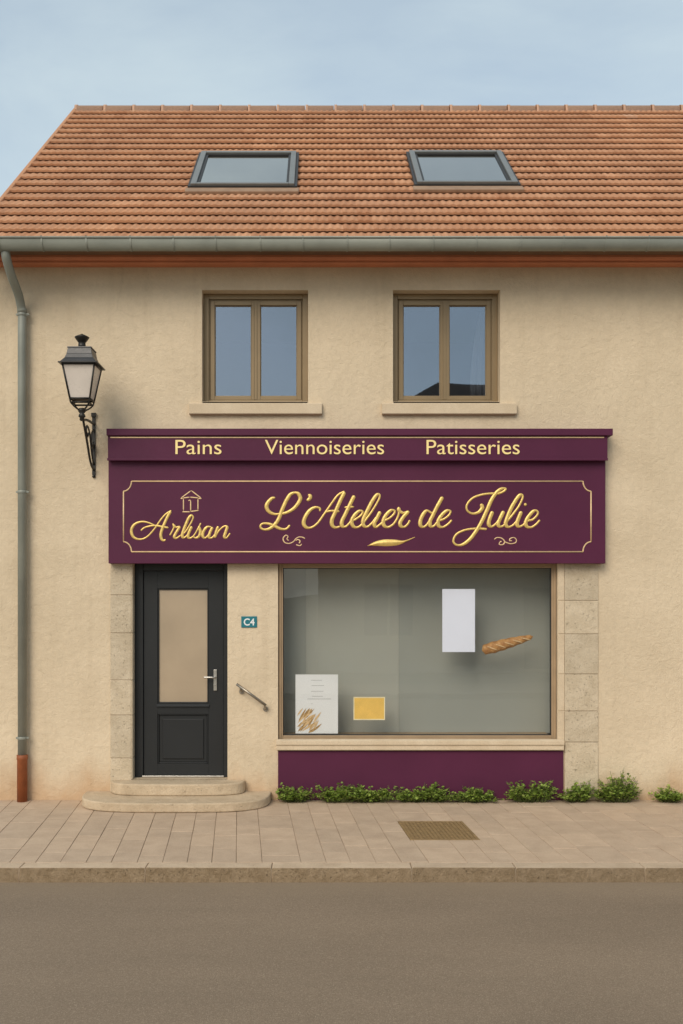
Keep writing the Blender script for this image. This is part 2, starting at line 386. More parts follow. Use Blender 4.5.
fr.build('frame', 'grate', gr, bevel=0.002)
sl = MB(); n = 16
for i in range(n):     # diagonal-ribbed slats
    u0 = a0+w+0.002 + (a1-a0-2*w-0.004)*i/n; u1 = u0 + (a1-a0-2*w)/n - 0.006
    gq(u0, u1, b0+w+.001, b1-w-.001, -0.02, 0.0015, sl, random.random())
sl.build('slat_panel', 'grate', gr, bevel=0.0015, seg=1)
bp = MB(); gq(a0+w, a1-w, b0+w, b1-w, -0.016, -0.014, bp); bp.build('sump', 'dark', gr)

# ------------------------------------------------------------------ the house
HX0, HX1, HD = -3.225, 8.0, 8.25       # left/right/back of the house
house = thing('bakery_house', 'cream rendered two storey house with red tiled roof and a ground floor bakery', 'house', (0, 0, 0))
TAN = 0.762; TH = math.atan(TAN); CO, SI = math.cos(TH), math.sin(TH)
EY, EZ = -0.44, 5.425                   # lower edge of the roof slope
RY = 3.86                               # ridge
RZt = EZ + TAN*(RY-EY)
WT = 5.46                               # top of the front wall
RD = 0.13                               # window reveal depth
def opening(l, r, t, b): return (X(l), X(r), Z(b), Z(t))
w1 = opening(202, 308, 290, 402); w2 = opening(393, 500, 290, 402)
dr = (X(131.5), X(227.5), 0.205, Z(562)); sh = (X(278), X(557.5), Z(742), Z(562))
ops = [w1, w2, dr, sh]
def wall_front(mb):
    xs = sorted({HX0, HX1, *[v for o in ops for v in o[:2]]}); zs = sorted({-0.1, WT, *[v for o in ops for v in o[2:]]})
    for i in range(len(xs)-1):
        for j in range(len(zs)-1):
            cx, cz = (xs[i]+xs[i+1])/2, (zs[j]+zs[j+1])/2
            if any(o[0] < cx < o[1] and o[2] < cz < o[3] for o in ops): continue
            b = mb.add([(xs[i],0,zs[j]),(xs[i+1],0,zs[j]),(xs[i+1],0,zs[j+1]),(xs[i],0,zs[j+1])]); mb.face((b,b+1,b+2,b+3))
    for (x0, x1, z0, z1) in ops:
        T = 0.34
        for q in (((x0,0,z0),(x0,0,z1),(x0,T,z1),(x0,T,z0)), ((x1,0,z1),(x1,0,z0),(x1,T,z0),(x1,T,z1)),
                  ((x0,0,z1),(x1,0,z1),(x1,T,z1),(x0,T,z1)), ((x1,0,z0),(x0,0,z0),(x0,T,z0),(x1,T,z0))):
            b = mb.add(q); mb.face((b,b+1,b+2,b+3))
wl = MB(); wall_front(wl)
def quad(mb, *q, t=0.5, m=0):
    b = mb.add(q); mb.face(range(b, b+len(q)), t, m)
quad(wl, (HX1,0,-.1),(HX1,HD-.5,-.1),(HX1,HD-.5,WT),(HX1,RY,RZt-.12),(HX1,0,WT))
quad(wl, (HX0,HD-.5,-.1),(HX0,0,-.1),(HX0,0,WT),(HX0,RY,RZt-.12),(HX0,HD-.5,WT))
quad(wl, (HX1,HD-.5,-.1),(HX0,HD-.5,-.1),(HX0,HD-.5,WT),(HX1,HD-.5,WT))
wl.build('wall', 'wall', house, fix=False)
# inner floor so the upstairs rooms close
fl = MB(); fl.box(HX0+.02, HX1-.02, 0.3, HD-.55, 2.75, 2.9); fl.box(HX0+.02, HX1-.02, 2.6, 2.7, 0.0, 5.2); fl.build('inner_floor', 'farwall', house)

# roof tiles
def RP(x, s, h): return (x, EY + s*CO - h*SI, EZ + s*SI + h*CO)
SL = (RY-EY)/CO; NC = 21; CR = SL/NC; WV = 0.0745; RX0 = -3.33; RX1 = 8.3
rf = MB(); step = WV/6; nx = int((RX1-RX0)/step)
tt = {}
for i in range(NC):
    s0 = i*CR - 0.012; s1 = s0 + CR + 0.02
    off = 0.0
    rows = [[], [], [], [], []]
    jit = [random.uniform(-0.004, 0.004) for _ in range(int((RX1-RX0)/(2*WV))+3)]
    for kx in range(nx+1):
        x = RX0 + kx*step; ph = (kx*step+off)/WV
        f_ = ph % 1.0
        wv = 0.013*max(0, math.sin(PI*min(1, f_/0.72)))**0.8 if f_ < 0.72 else 0.0
        j = jit[int((kx*step+off)/(2*WV))]
        rows[0].append(RP(x, s0+j+.045, 0.010+wv*.5)); rows[1].append(RP(x, s0+j, 0.026+wv*.25)); rows[2].append(RP(x, s0+j+.005, 0.046+wv*.5)); rows[3].append(RP(x, s0+j+.05, 0.040+wv*1.1)); rows[4].append(RP(x, s1+.02, 0.002+wv*0.9))
    bs = [rf.add(r) for r in rows]
    for kx in range(nx):
        tl = int((kx*step+off)/(2*WV)+0.001); key = (i, tl)
        if key not in tt: tt[key] = min(1, max(0, random.gauss(0.5, 0.13)))
        for r_ in range(4): rf.face((bs[r_]+kx, bs[r_]+kx+1, bs[r_+1]+kx+1, bs[r_+1]+kx), tt[key], 0, r_ >= 2)
# roof body (slab under the tiles, rear slope, verge)
th = 0.05
quad(rf, RP(RX0+.01, -0.01, -0.003), RP(RX1, -0.01, -0.003), (RX1, RY, RZt), (RX0+.01, RY, RZt), t=0.4)
yb = 2*RY-EY
quad(rf, (RX0, RY, RZt+.02), (RX1, RY, RZt+.02), (RX1, yb, EZ), (RX0, yb, EZ), t=0.4)
for xx in (RX0+.012, RX1-.012):
    quad(rf, (xx, EY, EZ-.005), (xx, RY, RZt-.005), (xx, RY, RZt-th), (xx, EY, EZ-th), t=0.3); quad(rf, (xx, RY, RZt), (xx, yb, EZ), (xx, yb, EZ-th), (xx, RY, RZt-th), t=0.3)
roof = rf.build('roof', 'tiles', house, fix=False)
for side in (RX0, RX1):
    vg = MB(); vg.hexa([RP(side-.02, -.02, -.06), RP(side+.025, -.02, -.06), RP(side+.025, SL, -.06), RP(side-.02, SL, -.06), RP(side-.02, -.02, .052), RP(side+.025, -.02, .052), RP(side+.025, SL, .052), RP(side-.02, SL, .052)])
    vg.build('verge', 'tiles', roof, bevel=.008)
# under-roof boarding
ub = MB()
quad(ub, (RX0+.02, EY+.02, EZ-th), (RX1-.02, EY+.02, EZ-th), (RX1-.02, RY, RZt-th), (RX0+.02, RY, RZt-th))
quad(ub, (RX0+.02, yb, EZ-th), (RX1-.02, yb, EZ-th), (RX1-.02, RY, RZt-th), (RX0+.02, RY, RZt-th))
ub.build('underlay', 'soffit', roof, fix=False)
# ridge tiles: one each
rw = 0.395; xr = RX0 + 0.0; i = 0
proto = None
while xr < RX1 - 0.2:
    if proto is None:
        rt = MB(); nseg = 10
        prof = [(-0.115, -0.075)] + [(-0.105*math.cos(PI*q/nseg), 0.050*math.sin(PI*q/nseg)+0.0) for q in range(nseg+1)] + [(0.115, -0.075)]
        prof2 = [(u*0.9, v - 0.018) for u, v in prof]
        def ring(xx, pr): return rt.add([(xx, RY+u, RZt+0.008+v) for u, v in pr])
        rings = [ring(RX0-.0, [(u*1.1, v*1.12+.004) for u, v in prof]), ring(RX0+.035, [(u*1.1, v*1.12+.004) for u, v in prof]), ring(RX0+.037, prof), ring(RX0+rw-.01, prof), ring(RX0+rw-.01, prof2)]
        n = len(prof)
        for r0, r1 in zip(rings[:-1], rings[1:]):
            for q in range(n-1): rt.face((r0+q, r0+q+1, r1+q+1, r1+q), 0.98, 0, True)
        rt.face([rings[0]+q for q in reversed(range(n))], 0.2)
        mo = proto = rt.build('ridge_tile', 'tiles', roof, fix=False)
    else:
        mo = proto.copy(); col.objects.link(mo); mo.parent = roof; mo.location = (xr-RX0, 0, random.uniform(-.0012, .0012))
    xr += rw
# verge / fascia: terracotta moulded eave board under the gutter
ev = MB()
x0, x1 = X(6, -0.2), RX1-.03
ev.prism([(0.0, 5.325), (-0.10, 5.325), (-0.118, 5.337), (-0.118, 5.357), (-0.145, 5.366), (-0.155, 5.38), (-0.155, 5.47), (0.0, 5.47)], HX0-.02, x1, 'x')
ev.build('eave_board', 'eave', house, bevel=0.004)
sf = MB(); sf.box(HX0-.02, x1, EY+.03, -0.156, 5.40, 5.408); sf.build('soffit', 'soffit', house)
# gutter: half round with bead, in lengths with brackets
gt = MB(); gy, gz, gr_ = -0.505, 5.425, 0.068
n = 14
def gprof(r): return [(gy + r*math.cos(PI + PI*q/n), gz - 0.018 + r*1.25*math.sin(PI + PI*q/n)) for q in range(n+1)]
outer = [(gy-gr_, gz+0.004)] + gprof(gr_) + [(gy+gr_, gz+0.012)]; inner = [(gy+gr_-.003, gz+0.012)] + list(reversed(gprof(gr_-.003))) + [(gy-gr_+.003, gz+0.004)]
gt.prism(outer+inner, -3.62, RX1, 'x', smooth=True)
gt.tube([(-3.62, gy-gr_-.004, gz+.004), (RX1, gy-gr_-.004, gz+.004)], 0.0095, 10)
gut = gt.build('gutter', 'zinc', house)
xb = X(44, gy)-0.41
bproto = None
while xb < RX1-.1:
    if bproto is None:
        bk = MB(); rr = gr_+.003
        pr = [(gy + rr*math.cos(PI + PI*q/n), gz - 0.018 + rr*1.26*math.sin(PI + PI*q/n)) for q in range(n+1)]
        pr = [(gy-rr-.012, gz+.016), (gy-rr-.0, gz+.0)] + pr
        pin = [(y_*1.0+(gy-y_)*0.06, z_+0.003) for y_, z_ in reversed(pr)]
        bk.prism(pr+pin, xb-.007, xb+.007, 'x')
        bo = bproto = bk.build('bracket', 'zinc', gut); bx0 = xb
    else:
        bo = bproto.copy(); col.objects.link(bo); bo.parent = gut; bo.location = (xb-bx0, 0, 0)
    xb += 0.41 + random.uniform(-.012, .012)
# downpipe
dx = X(22.2, -0.075); dpy = -0.075
dp = MB()
pts = [(X(6.5, -.44), -0.47, 5.39), (X(6.5, -.44), -0.468, 5.33), (X(7.5, -.42), -0.445, 5.26), (X(12.5, -.3), -0.33, 5.14), (X(18.5, -.16), -0.165, 5.01), (dx-.008, -0.10, 4.93), (dx, dpy, 4.85), (dx, dpy, 4.7), (dx, dpy, 0.44)]
def smooth_path(P, k=8):
    P = [Vector(q) for q in P]; out = []
    for i in range(len(P)-1):
        p0 = P[max(i-1, 0)]; p1 = P[i]; p2 = P[i+1]; p3 = P[min(i+2, len(P)-1)]
        for q in range(k):
            t = q/k; out.append(0.5*((2*p1)+(p2-p0)*t+(2*p0-5*p1+4*p2-p3)*t*t+(3*p1-p0-3*p2+p3)*t**3))
    out.append(P[-1]); return out
dp.tube(smooth_path(pts[:-1], 6)+[Vector(pts[-1])], 0.043, 20)
pipe = dp.build('downpipe', 'zinc', house)
ob = MB(); ob.lathe([(0.048, Z(313, -.08)), (0.0485, Z(309, -.08)), (0.046, Z(308.5, -.08))], dx, dpy, 20)
ob.build('collar', 'zinc', pipe)
for py in (314.5, 492, 738):
    cl = MB(); z = Z(py, -.08); cl.lathe([(0.046, z-.014), (0.0475, z-.012), (0.0475, z+.012), (0.046, z+.014)], dx, dpy, 20)
    cl.box(dx-.009, dx+.009, dpy+.04, 0.0, z-.008, z+.008); cl.box(dx+.04, dx+.068, dpy-.012, dpy+.012, z-.01, z+.01); cl.box(dx-.06, dx-.04, dpy-.01, dpy+.01, z-.008, z+.008)
    cl.tube([(dx+.056, dpy-.02, z), (dx+.056, dpy+.02, z)], .005, 6)
    cl.build('clamp', 'zinc', pipe)
zf = Z(755, -.08)
ft = MB(); ft.lathe([(0.050, 0.0), (0.050, zf-.05), (0.054, zf-.045), (0.054, zf), (0.047, zf+.003)], dx, dpy, 22)
ft.build('foot_pipe', 'rust', pipe)

# upper windows
def casement(op, curtain=False):
    x0, x1, z0, z1 = op; fy = RD
    W = MB(); a = 0.055; T = 0.07
    z0b = z0 + 0.004
    for (u0, u1, v0, v1) in ((x0+.001, x0+a, z0b, z1-.001), (x1-a, x1-.001, z0b, z1-.001), (x0+a, x1-a, z1-a, z1-.001), (x0+a, x1-a, z0b, z0b+a*.75)):
        W.box(u0, u1, fy, fy+T, v0, v1)
    # inner rebate step of the frame
    for (u0, u1, v0, v1) in ((x0+a, x0+a+.012, z0b+a*.75, z1-a), (x1-a-.012, x1-a, z0b+a*.75, z1-a), (x0+a+.012, x1-a-.012, z1-a-.012, z1-a)):
        W.box(u0, u1, fy+.02, fy+T, v0, v1)
    win = W.build('window', 'bronze', house, bevel=0.004)
    xm = (x0+x1)/2; ia, ib, ic, id_ = x0+a+.012, x1-a-.012, z0b+a*.75, z1-a-.012
    for sgn in (0, 1):
        s0, s1 = (ia+.002, xm-.001) if sgn == 0 else (xm+.001, ib-.002); fw = 0.044
        Sm = MB(); y0 = fy+.012; y1 = fy+.06
        for (u0, u1, v0, v1) in ((s0, s0+fw, ic+.002, id_-.002), (s1-fw, s1, ic+.002, id_-.002), (s0+fw, s1-fw, id_-.002-fw, id_-.002), (s0+fw, s1-fw, ic+.002, ic+.002+fw*.85)):
            Sm.box(u0, u1, y0, y1, v0, v1)
        gl = (s0+fw, s1-fw, ic+.002+fw*.85, id_-.002-fw)
        q = 0.008   # glazing bead
        for (u0, u1, v0, v1) in ((gl[0], gl[0]+q, gl[2], gl[3]), (gl[1]-q, gl[1], gl[2], gl[3]), (gl[0]+q, gl[1]-q, gl[3]-q, gl[3]), (gl[0]+q, gl[1]-q, gl[2], gl[2]+q)):
            Sm.box(u0, u1, y0+.014, y1-.01, v0, v1)
        Sm.build('sash', 'bronze', win, bevel=0.003)
        P = MB(); P.box(gl[0]+q*.5, gl[1]-q*.5, y0+.026, y0+.030, gl[2]+q*.5, gl[3]-q*.5); P.build('pane', 'pane', win)
        # black strip standing in for the shadow at the head of each pane
        Bl = MB(); Bl.box(gl[0]+.001, gl[1]-.001, y0+.034, y0+.05, gl[3]-.055, gl[3]-.001); Bl.build('shadow_strip', 'seal', win)
    # astragal over the meeting stiles
    As = MB(); As.box(xm-.019, xm+.012, fy+.002, fy+.0115, ic+.003, id_-.003); As.box(xm-.019, xm-.013, fy-.004, fy+.002, ic+.003, id_-.003); As.build('meeting_bead', 'bronze', win, bevel=0.002)
    return win
def stone_sill(parent, l, r, t, b, pr=0.055, bd=0.11):
    x0, x1 = X(l, -pr), X(r, -pr); z1, z0 = Z(t, -pr), Z(b, -pr)
    s = MB(); s.prism([(-0.0, z0), (-pr+.006, z0), (-pr, z0+.008), (-pr, z1-.006), (-pr+.006, z1), (0.0, z1+.006)], x0, x1, 'x')
    return s, z1
for op, (l, r) in ((w1, (189, 322)), (w2, (382, 517))):
    wn = casement(op)
    s, z1 = stone_sill(wn, l, r, 403, 414)
    s.box(op[0]+.001, op[1]-.001, 0.0, RD+.03, op[2]-.02, op[2]+.0035)
    s.build('sill', 'sill', wn, bevel=0.003)
# curtain in the right upstairs window
cu = MB(); cx0, cx1 = X(470, .3), X(497, .3); zz0, zz1 = Z(399, .3), Z(300, .3); n = 60
rows = []
for j in range(9):
    t = j/8; xl = cx0 + (cx1-cx0)*0.5*(t**2)
    rows.append(cu.add([(xl+(cx1-xl)*i/n, 0.30+0.022*math.sin(i/n*PI*9+t), zz0+(zz1-zz0)*t) for i in range(n+1)]))
for j in range(8):
    for i in range(n): cu.face((rows[j]+i, rows[j]+i+1, rows[j+1]+i+1, rows[j+1]+i), 0.5, 0, True)
co_ = cu.build('curtain', 'curtain', None, origin=((cx0+cx1)/2, 0.3, zz0), fix=False)
so = co_.modifiers.new('thick', 'SOLIDIFY'); so.thickness = 0.003
tag(co_, 'pale curtain hanging behind the right upstairs window', 'curtain')

# stone piers
def pier(parent, x0, x1, joints, y0, zb, zt, inner=None, back=0.0):
    zs = [zb] + [Z(j) for j in sorted(joints, reverse=True)] + [zt]
    s = MB()
    for a, c in zip(zs[:-1], zs[1:]):
        t = random.random(); d = random.uniform(-.0015, .0015)
        s.box(x0, x1, y0+d, back, a+.0025, c-.0025, t)
        if inner: s.box(inner[0]+.0025, inner[1], y0+.004+d, back, a+.0025, c-.0025, min(1, t+.3))
    s.box(x0+.003, (inner[1] if inner else x1)-.003, y0+.006, back-.001, zb, zt, .4, 1)
    return s.build('stone_pier', ['stone', 'mortar'], parent, bevel=0.005)
pier(house, X(110.5), X(131.5)-.001, (595, 633, 680, 715, 758), -0.012, 0.0, Z(560), back=0.02)
# reveal stones of the door, same courses
rv = MB(); zs = [0.206] + [Z(j) for j in (758, 715, 680, 633, 595)] + [Z(562)-.001]
for a, c in zip(zs[:-1], zs[1:]): rv.box(X(131.5), X(131.5)+.012, -0.0115, 0.335, a+.002, c-.002, random.random())
rv.build('door_reveal', 'stone', house, bevel=0.003)
# right pier: split by the pale inner strip
s = MB(); zs = [0.0] + [Z(j) for j in (742, 711, 674, 634, 600.5)] + [Z(560)]
for i, (a, c) in enumerate(zip(zs[:-1], zs[1:])):
    t = random.random()
    s.box(X(564.5), X(598), -0.013+random.uniform(-.0015, .0015), 0.02, a+.0025, c-.0025, t)
    if i > 0: s.box(X(558)+.001, X(564.5)-.002, -0.008, 0.02, a+.002, c-.002, 1.0, 2)
s.box(X(564.5)+.003, X(598)-.003, -0.006, 0.019, 0, Z(560), .4, 1)
s.build('stone_pier', ['stone', 'mortar', 'sill'], house, bevel=0.005)

# ---- door
DY = 0.10
dx0, dx1, dz0, dz1 = X(131.5)+.014, X(227.5)-.002, 0.209, Z(562)-.001
db = MB(); fw = 0.085
db.box(dx0, dx0+fw, DY, DY+.09, dz0, dz1); db.box(dx1-fw*.55, dx1, DY, DY+.09, dz0, dz1); db.box(dx0+fw, dx1-fw*.55, DY, DY+.09, dz1-fw, dz1)
door = db.build('door', 'door', house, bevel=0.005)
lx0, lx1, lz0, lz1 = dx0+fw+.003, dx1-fw*.55-.003, dz0+.02, dz1-fw-.003
ly = DY+.022
gx0_, gx1_, gz0_, gz1_ = X(157.5, ly), X(208.5, ly), Z(703.5, ly), Z(588.5, ly)
qx0, qx1, qz0, qz1 = gx0_, gx1_, Z(764, ly), Z(714, ly)
lf = MB()
lf.box(lx0, gx0_, ly, ly+.055, lz0, lz1); lf.box(gx1_, lx1, ly, ly+.055, lz0, lz1)
lf.box(gx0_, gx1_, ly, ly+.055, gz1_, lz1); lf.box(gx0_, gx1_, ly, ly+.055, qz1, gz0_); lf.box(gx0_, gx1_, ly, ly+.055, lz0, qz0)
lf.build('leaf', 'door', door, bevel=0.0015)
mo = MB()    # mouldings round the glass and the lower panel
for (a, b_, c, d_) in ((gx0_, gx1_, gz0_, gz1_), (qx0, qx1, qz0, qz1)):
    m_ = 0.014
    for (u0, u1, v0, v1) in ((a, a+m_, c, d_), (b_-m_, b_, c, d_), (a+m_, b_-m_, d_-m_, d_), (a+m_, b_-m_, c, c+m_)):
        mo.box(u0+.0005, u1-.0005, ly+.008, ly+.04, v0, v1)
mo.build('moulding', 'door', door, bevel=0.005)
pn = MB(); pn.box(qx0+.014, qx1-.014, ly+.022, ly+.05, qz0+.014, qz1-.014)
pn.prism([(qx0+.05, qz0+.05), (qx1-.05, qz0+.05), (qx1-.05, qz1-.05), (qx0+.05, qz1-.05)], ly+.010, ly+.0225, 'y')
pn.build('panel', 'door', door, bevel=0.008, seg=2)
gp = MB(); gp.box(gx0_+.010, gx1_-.010, ly+.026, ly+.034, gz0_+.010, gz1_-.010); gp.build('glass', 'frost', door)
rl = MB(); rl.prism([(ly-.022, gz0_-.028), (ly-.004, gz0_-.006), (ly, gz0_-.004), (ly, gz0_-.03)], gx0_-.008, gx1_+.008, 'x'); rl.build('weather_bar', 'door', door, bevel=0.002)
ts = MB(); ts.box(dx0+fw*.9, dx1-fw*.5, DY-.012, DY+.08, 0.2095, 0.226); ts.build('threshold', 'steel', door, bevel=0.003)
hx = X(215.3, ly); hz = Z(677, ly)
hd = MB(); hd.box(hx-.017, hx+.017, ly-.012, ly, Z(690.5, ly), Z(669.5, ly)); hd.tube([(hx, ly-.012, hz), (hx, ly-.05, hz)], .010, 12)
hd.tube(smooth_path([(hx, ly-.05, hz), (hx-.018, ly-.057, hz), (hx-.07, ly-.055, hz+.001), (hx-.11, ly-.048, hz)], 4), .0095, 12)
hd.lathe([(0.009, Z(685, ly)-.001), (0.009, Z(684, ly))], hx, ly-.014, 10)
hd.build('handle', 'steel', door, bevel=0.003)

# ---- shop window
SY = 0.045
sx0, sx1, sz0, sz1 = X(278)+.002, X(557.5)-.001, Z(742), Z(562)-.001
sw = MB(); T = 0.08
gL, gR, gB, gT = X(283, SY), X(551.5, SY), Z(735.5, SY), Z(568, SY)
sw.box(sx0, gL, SY, SY+T, sz0+.002, sz1); sw.box(gR, sx1, SY, SY+T, sz0+.002, sz1)
sw.box(gL, gR, SY, SY+T, sz0+.002, gB); sw.box(gL, gR, SY, SY+T, gT, sz1)
# outer stepped edge
sw.box(gR+.02, sx1-.004, SY-.012, SY-.0005, sz0+.004, sz1-.002); sw.box(sx0+.002, gL-.018, SY-.012, SY-.0005, sz0+.004, sz1-.002); sw.box(gL+.0, gR, SY-.012, SY-.0005, sz0+.003, gB-.03)
shop = sw.build('shop_window', 'wood', house, bevel=0.004)
gk = MB(); q = .007
for (u0, u1, v0, v1) in ((gL, gL+q, gB, gT), (gR-q, gR, gB, gT), (gL+q, gR-q, gT-q, gT), (gL+q, gR-q, gB, gB+q)):
    gk.box(u0+.0003, u1-.0003, SY+.016, SY+.05, v0+.0003, v1-.0003)
gk.build('gasket', 'seal', shop)
GY = SY+.028
gg = MB(); gg.box(gL+.004, gR-.004, GY, GY+.006, gB+.004, gT-.004); gg.build('glass', 'shopglass', shop)
# display box behind the glass: fabric panels as backdrop
BY = GY+.36
bd = MB()
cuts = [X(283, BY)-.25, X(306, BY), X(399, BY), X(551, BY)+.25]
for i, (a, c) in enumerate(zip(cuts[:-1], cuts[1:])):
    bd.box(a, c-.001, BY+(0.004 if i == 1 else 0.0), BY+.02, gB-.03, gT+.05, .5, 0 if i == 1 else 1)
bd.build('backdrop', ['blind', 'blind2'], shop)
bs = MB(); bs.box(gL-.02, gR+.02, SY+T+.001, BY, gB-.06, gB-.02); bs.build('display_shelf', 'wood', shop)
sl, z1 = stone_sill(shop, 276.5, 564, 740.5, 750.5, 0.06)
sl.box(sx0+.001, sx1-.001, 0.0, 0.15, Z(742)-.02, Z(742)+.0015)
sl.prism([(-.0, Z(745.5, -.07)), (-0.068, Z(745.5, -.07)), (-0.072, Z(744.5, -.07)), (-.072, Z(741, -.07)), (-.0, Z(740.5, -.07))], X(276, -.07), X(564.5, -.07), 'x')
sl.build('sill', 'sill', shop, bevel=0.003)
pn = MB(); pn.box(X(278, -.02), X(563.5, -.02), -0.022, 0.01, 0.004, Z(751, -.022))
pn.build('base_panel', 'purple', house, bevel=0.003)

# ---- skylights
def skylight(x0, x1, s0, s1):
    def bx(mb, a, b_, c, d_, h0, h1, t=.5):
        mb.hexa([RP(a, c, h0), RP(b_, c, h0), RP(b_, d_, h0), RP(a, d_, h0), RP(a, c, h1), RP(b_, c, h1), RP(b_, d_, h1), RP(a, d_, h1)], t)
    f = MB(); w = 0.062
    fl_ = MB(); e = 0.03
    for (a, b_, c, d_) in ((x0-e, x0, s0-.0, s1+.03), (x1, x1+e, s0-.0, s1+.03), (x0, x1, s1, s1+.03), (x0, x1, s0-.0, s0+.02)): bx(fl_, a, b_, c, d_, 0.0, 0.075)
    for (a, b_, c, d_) in ((x0, x0+w, s0+.02, s1), (x1-w, x1, s0+.02, s1), (x0+w, x1-w, s1-w, s1), (x0+w, x1-w, s0+.02, s0+w)): bx(f, a, b_, c, d_, 0.01, 0.10)
    sk = fl_.build('skylight', 'skydark', house, bevel=0.003)
    f.build('cladding', 'skyframe', sk, bevel=0.006)
    i_ = MB(); v = 0.028
    for (a, b_, c, d_) in ((x0+w, x0+w+v, s0+w, s1-w), (x1-w-v, x1-w, s0+w, s1-w), (x0+w+v, x1-w-v, s1-w-v, s1-w), (x0+w+v, x1-w-v, s0+w, s0+w+v)): bx(i_, a, b_, c, d_, 0.01, 0.078)
    i_.build('sash', 'skydark', sk, bevel=0.003)
    g_ = MB(); bx(g_, x0+w+v-.004, x1-w-v+.004, s0+w+v-.004, s1-w-v+.004, 0.058, 0.064); g_.build('glass', 'skyglass', sk)
    r_ = MB(); bx(r_, x0+w, x1-w, s0+w, s1-w, -0.30, -0.29); r_.build('roller_blind', 'curtain', sk)
    a_ = MB(); bx(a_, x0-.05, x1+.05, s0-.13, s0-.001, 0.02, 0.062); a_.build('apron', 'apron', sk, bevel=0.01)
def slope_s(py):
    kk = (CY-py)/F; Dd = (H0 - EZ + TAN*(D0+EY))/(TAN-kk); return (Dd - D0 - EY)/CO
s0, s1 = slope_s(193.3), slope_s(159.5)
skylight(-1.375, -0.255, s0, s1); skylight(1.075, 2.165, slope_s(191.5), slope_s(158.8))

# ------------------------------------------------------------------ doorsteps
def step_shape(cx, hw, dep, z0, z1, nm, parent):
    m_ = MB(); pts = []
    n = 40; r = min(dep*1.0, hw)
    for i in range(n+1):   # superellipse, flat front with rounded ends
        a = PI + PI*i/n; ca, sa = math.cos(a), math.sin(a); ex = 2/3.4
        pts.append((cx + hw*math.copysign(abs(ca)**ex, ca), dep*math.copysign(abs(sa)**ex, sa)))
    pts = [(x_, min(y_, -0.0)) for x_, y_ in pts]
    m_.prism(pts, z0, z1, 'z', smooth=False)
    return m_.build(nm, 'step', parent, bevel=0.014, seg=3)
scx = X(177, -.1)
st = thing('doorstep', 'two rounded pale stone steps in front of the dark door', 'steps', (scx, -0.3, 0.0))
step_shape(X(176, -.2), 0.925, 0.60, 0.002, 0.09, 'lower_step', st)
step_shape(X(177.5, -.1), 0.665, 0.26, 0.091, 0.205, 'upper_step', st)
sm = MB(); sm.box(X(131.5)+.013, X(227.5)-.003, -0.0, DY+.08, 0.1, 0.208); sm.build('door_slab', 'step', st)

# ------------------------------------------------------------------ shop sign
FY = -0.115; HY = -0.175; CYp = -0.205
sign = thing('shop_sign', 'long aubergine fascia sign reading Artisan and L\'Atelier de Julie in gold script', 'sign', (X(357, FY), FY/2, Z(563, FY)))
f = MB(); f.box(X(108.4, FY), X(605.5, FY), FY, -0.014, Z(563.5, FY), Z(459, FY)); f.build('fascia', 'purple', sign, bevel=0.004)
h = MB(); h.box(X(107.8, HY), X(607.6, HY), HY, -0.003, Z(460, HY), Z(435.4, HY)); h.build('header_board', 'purple', sign, bevel=0.003)
lip = MB(); lip.box(X(107.0, HY-.012), X(608, HY-.012), HY-.012, HY-.0005, Z(460.5, HY-.012), Z(458, HY-.012)); lip.build('lower_bead', 'purple', sign, bevel=0.003)
c = MB(); c.box(X(106.3, CYp), X(613, CYp), CYp, 0.0, Z(435.3, CYp), Z(428.5, CYp)); c.build('cap', 'purple', sign, bevel=0.004)
ln = MB(); ln.box(X(110.5, HY), X(604, HY), HY-.004, HY-.0003, Z(438.0, HY), Z(436.9, HY)); ln.build('gilt_line', 'line_gold', sign)

def add_text(word, px0, px1, pybase, pytop, y, mat, parent, name='lettering', ext=0.006, off=0.0):
    cu = bpy.data.curves.new('txt', 'FONT'); cu.body = word; cu.size = 1.0; cu.extrude = 0.5; cu.offset = off - 0.002
    o = bpy.data.objects.new('txt', cu); col.objects.link(o)
    bpy.context.view_layer.update()
    me = bpy.data.meshes.new_from_object(o.evaluated_get(bpy.context.evaluated_depsgraph_get()))
    bpy.data.objects.remove(o)
    xs = [v.co.x for v in me.vertices]; ys = [v.co.y for v in me.vertices]
    capv = max(ys); x0, x1 = min(xs), max(xs)
    X0, X1 = X(px0, y), X(px1, y); zb, zt = Z(pybase, y), Z(pytop, y)
    offv = Vector((0, 0, 0)); q = parent
    while q is not None: offv += q.location; q = q.parent
    for v in me.vertices:
        v.co = Vector((X0 + (v.co.x-x0)/(x1-x0)*(X1-X0), y - (v.co.z+0.5)*ext - .0004, zb + v.co.y/capv*(zt-zb))) - offv
    me.flip_normals() if hasattr(me, 'flip_normals') else None
    me.materials.clear(); me.materials.append(M[mat])
    for p_ in me.polygons: p_.material_index = 0
    ob = bpy.data.objects.new(name, me); col.objects.link(ob); ob.parent = parent
    return ob
for wd, a, b_ in (('Pains', 175.5, 221.5), ('Viennoiseries', 265, 384), ('Patisseries', 426.5, 519.5)):
    add_text(wd, a, b_, 454.2, 440.0, HY, 'pale_gold', sign)

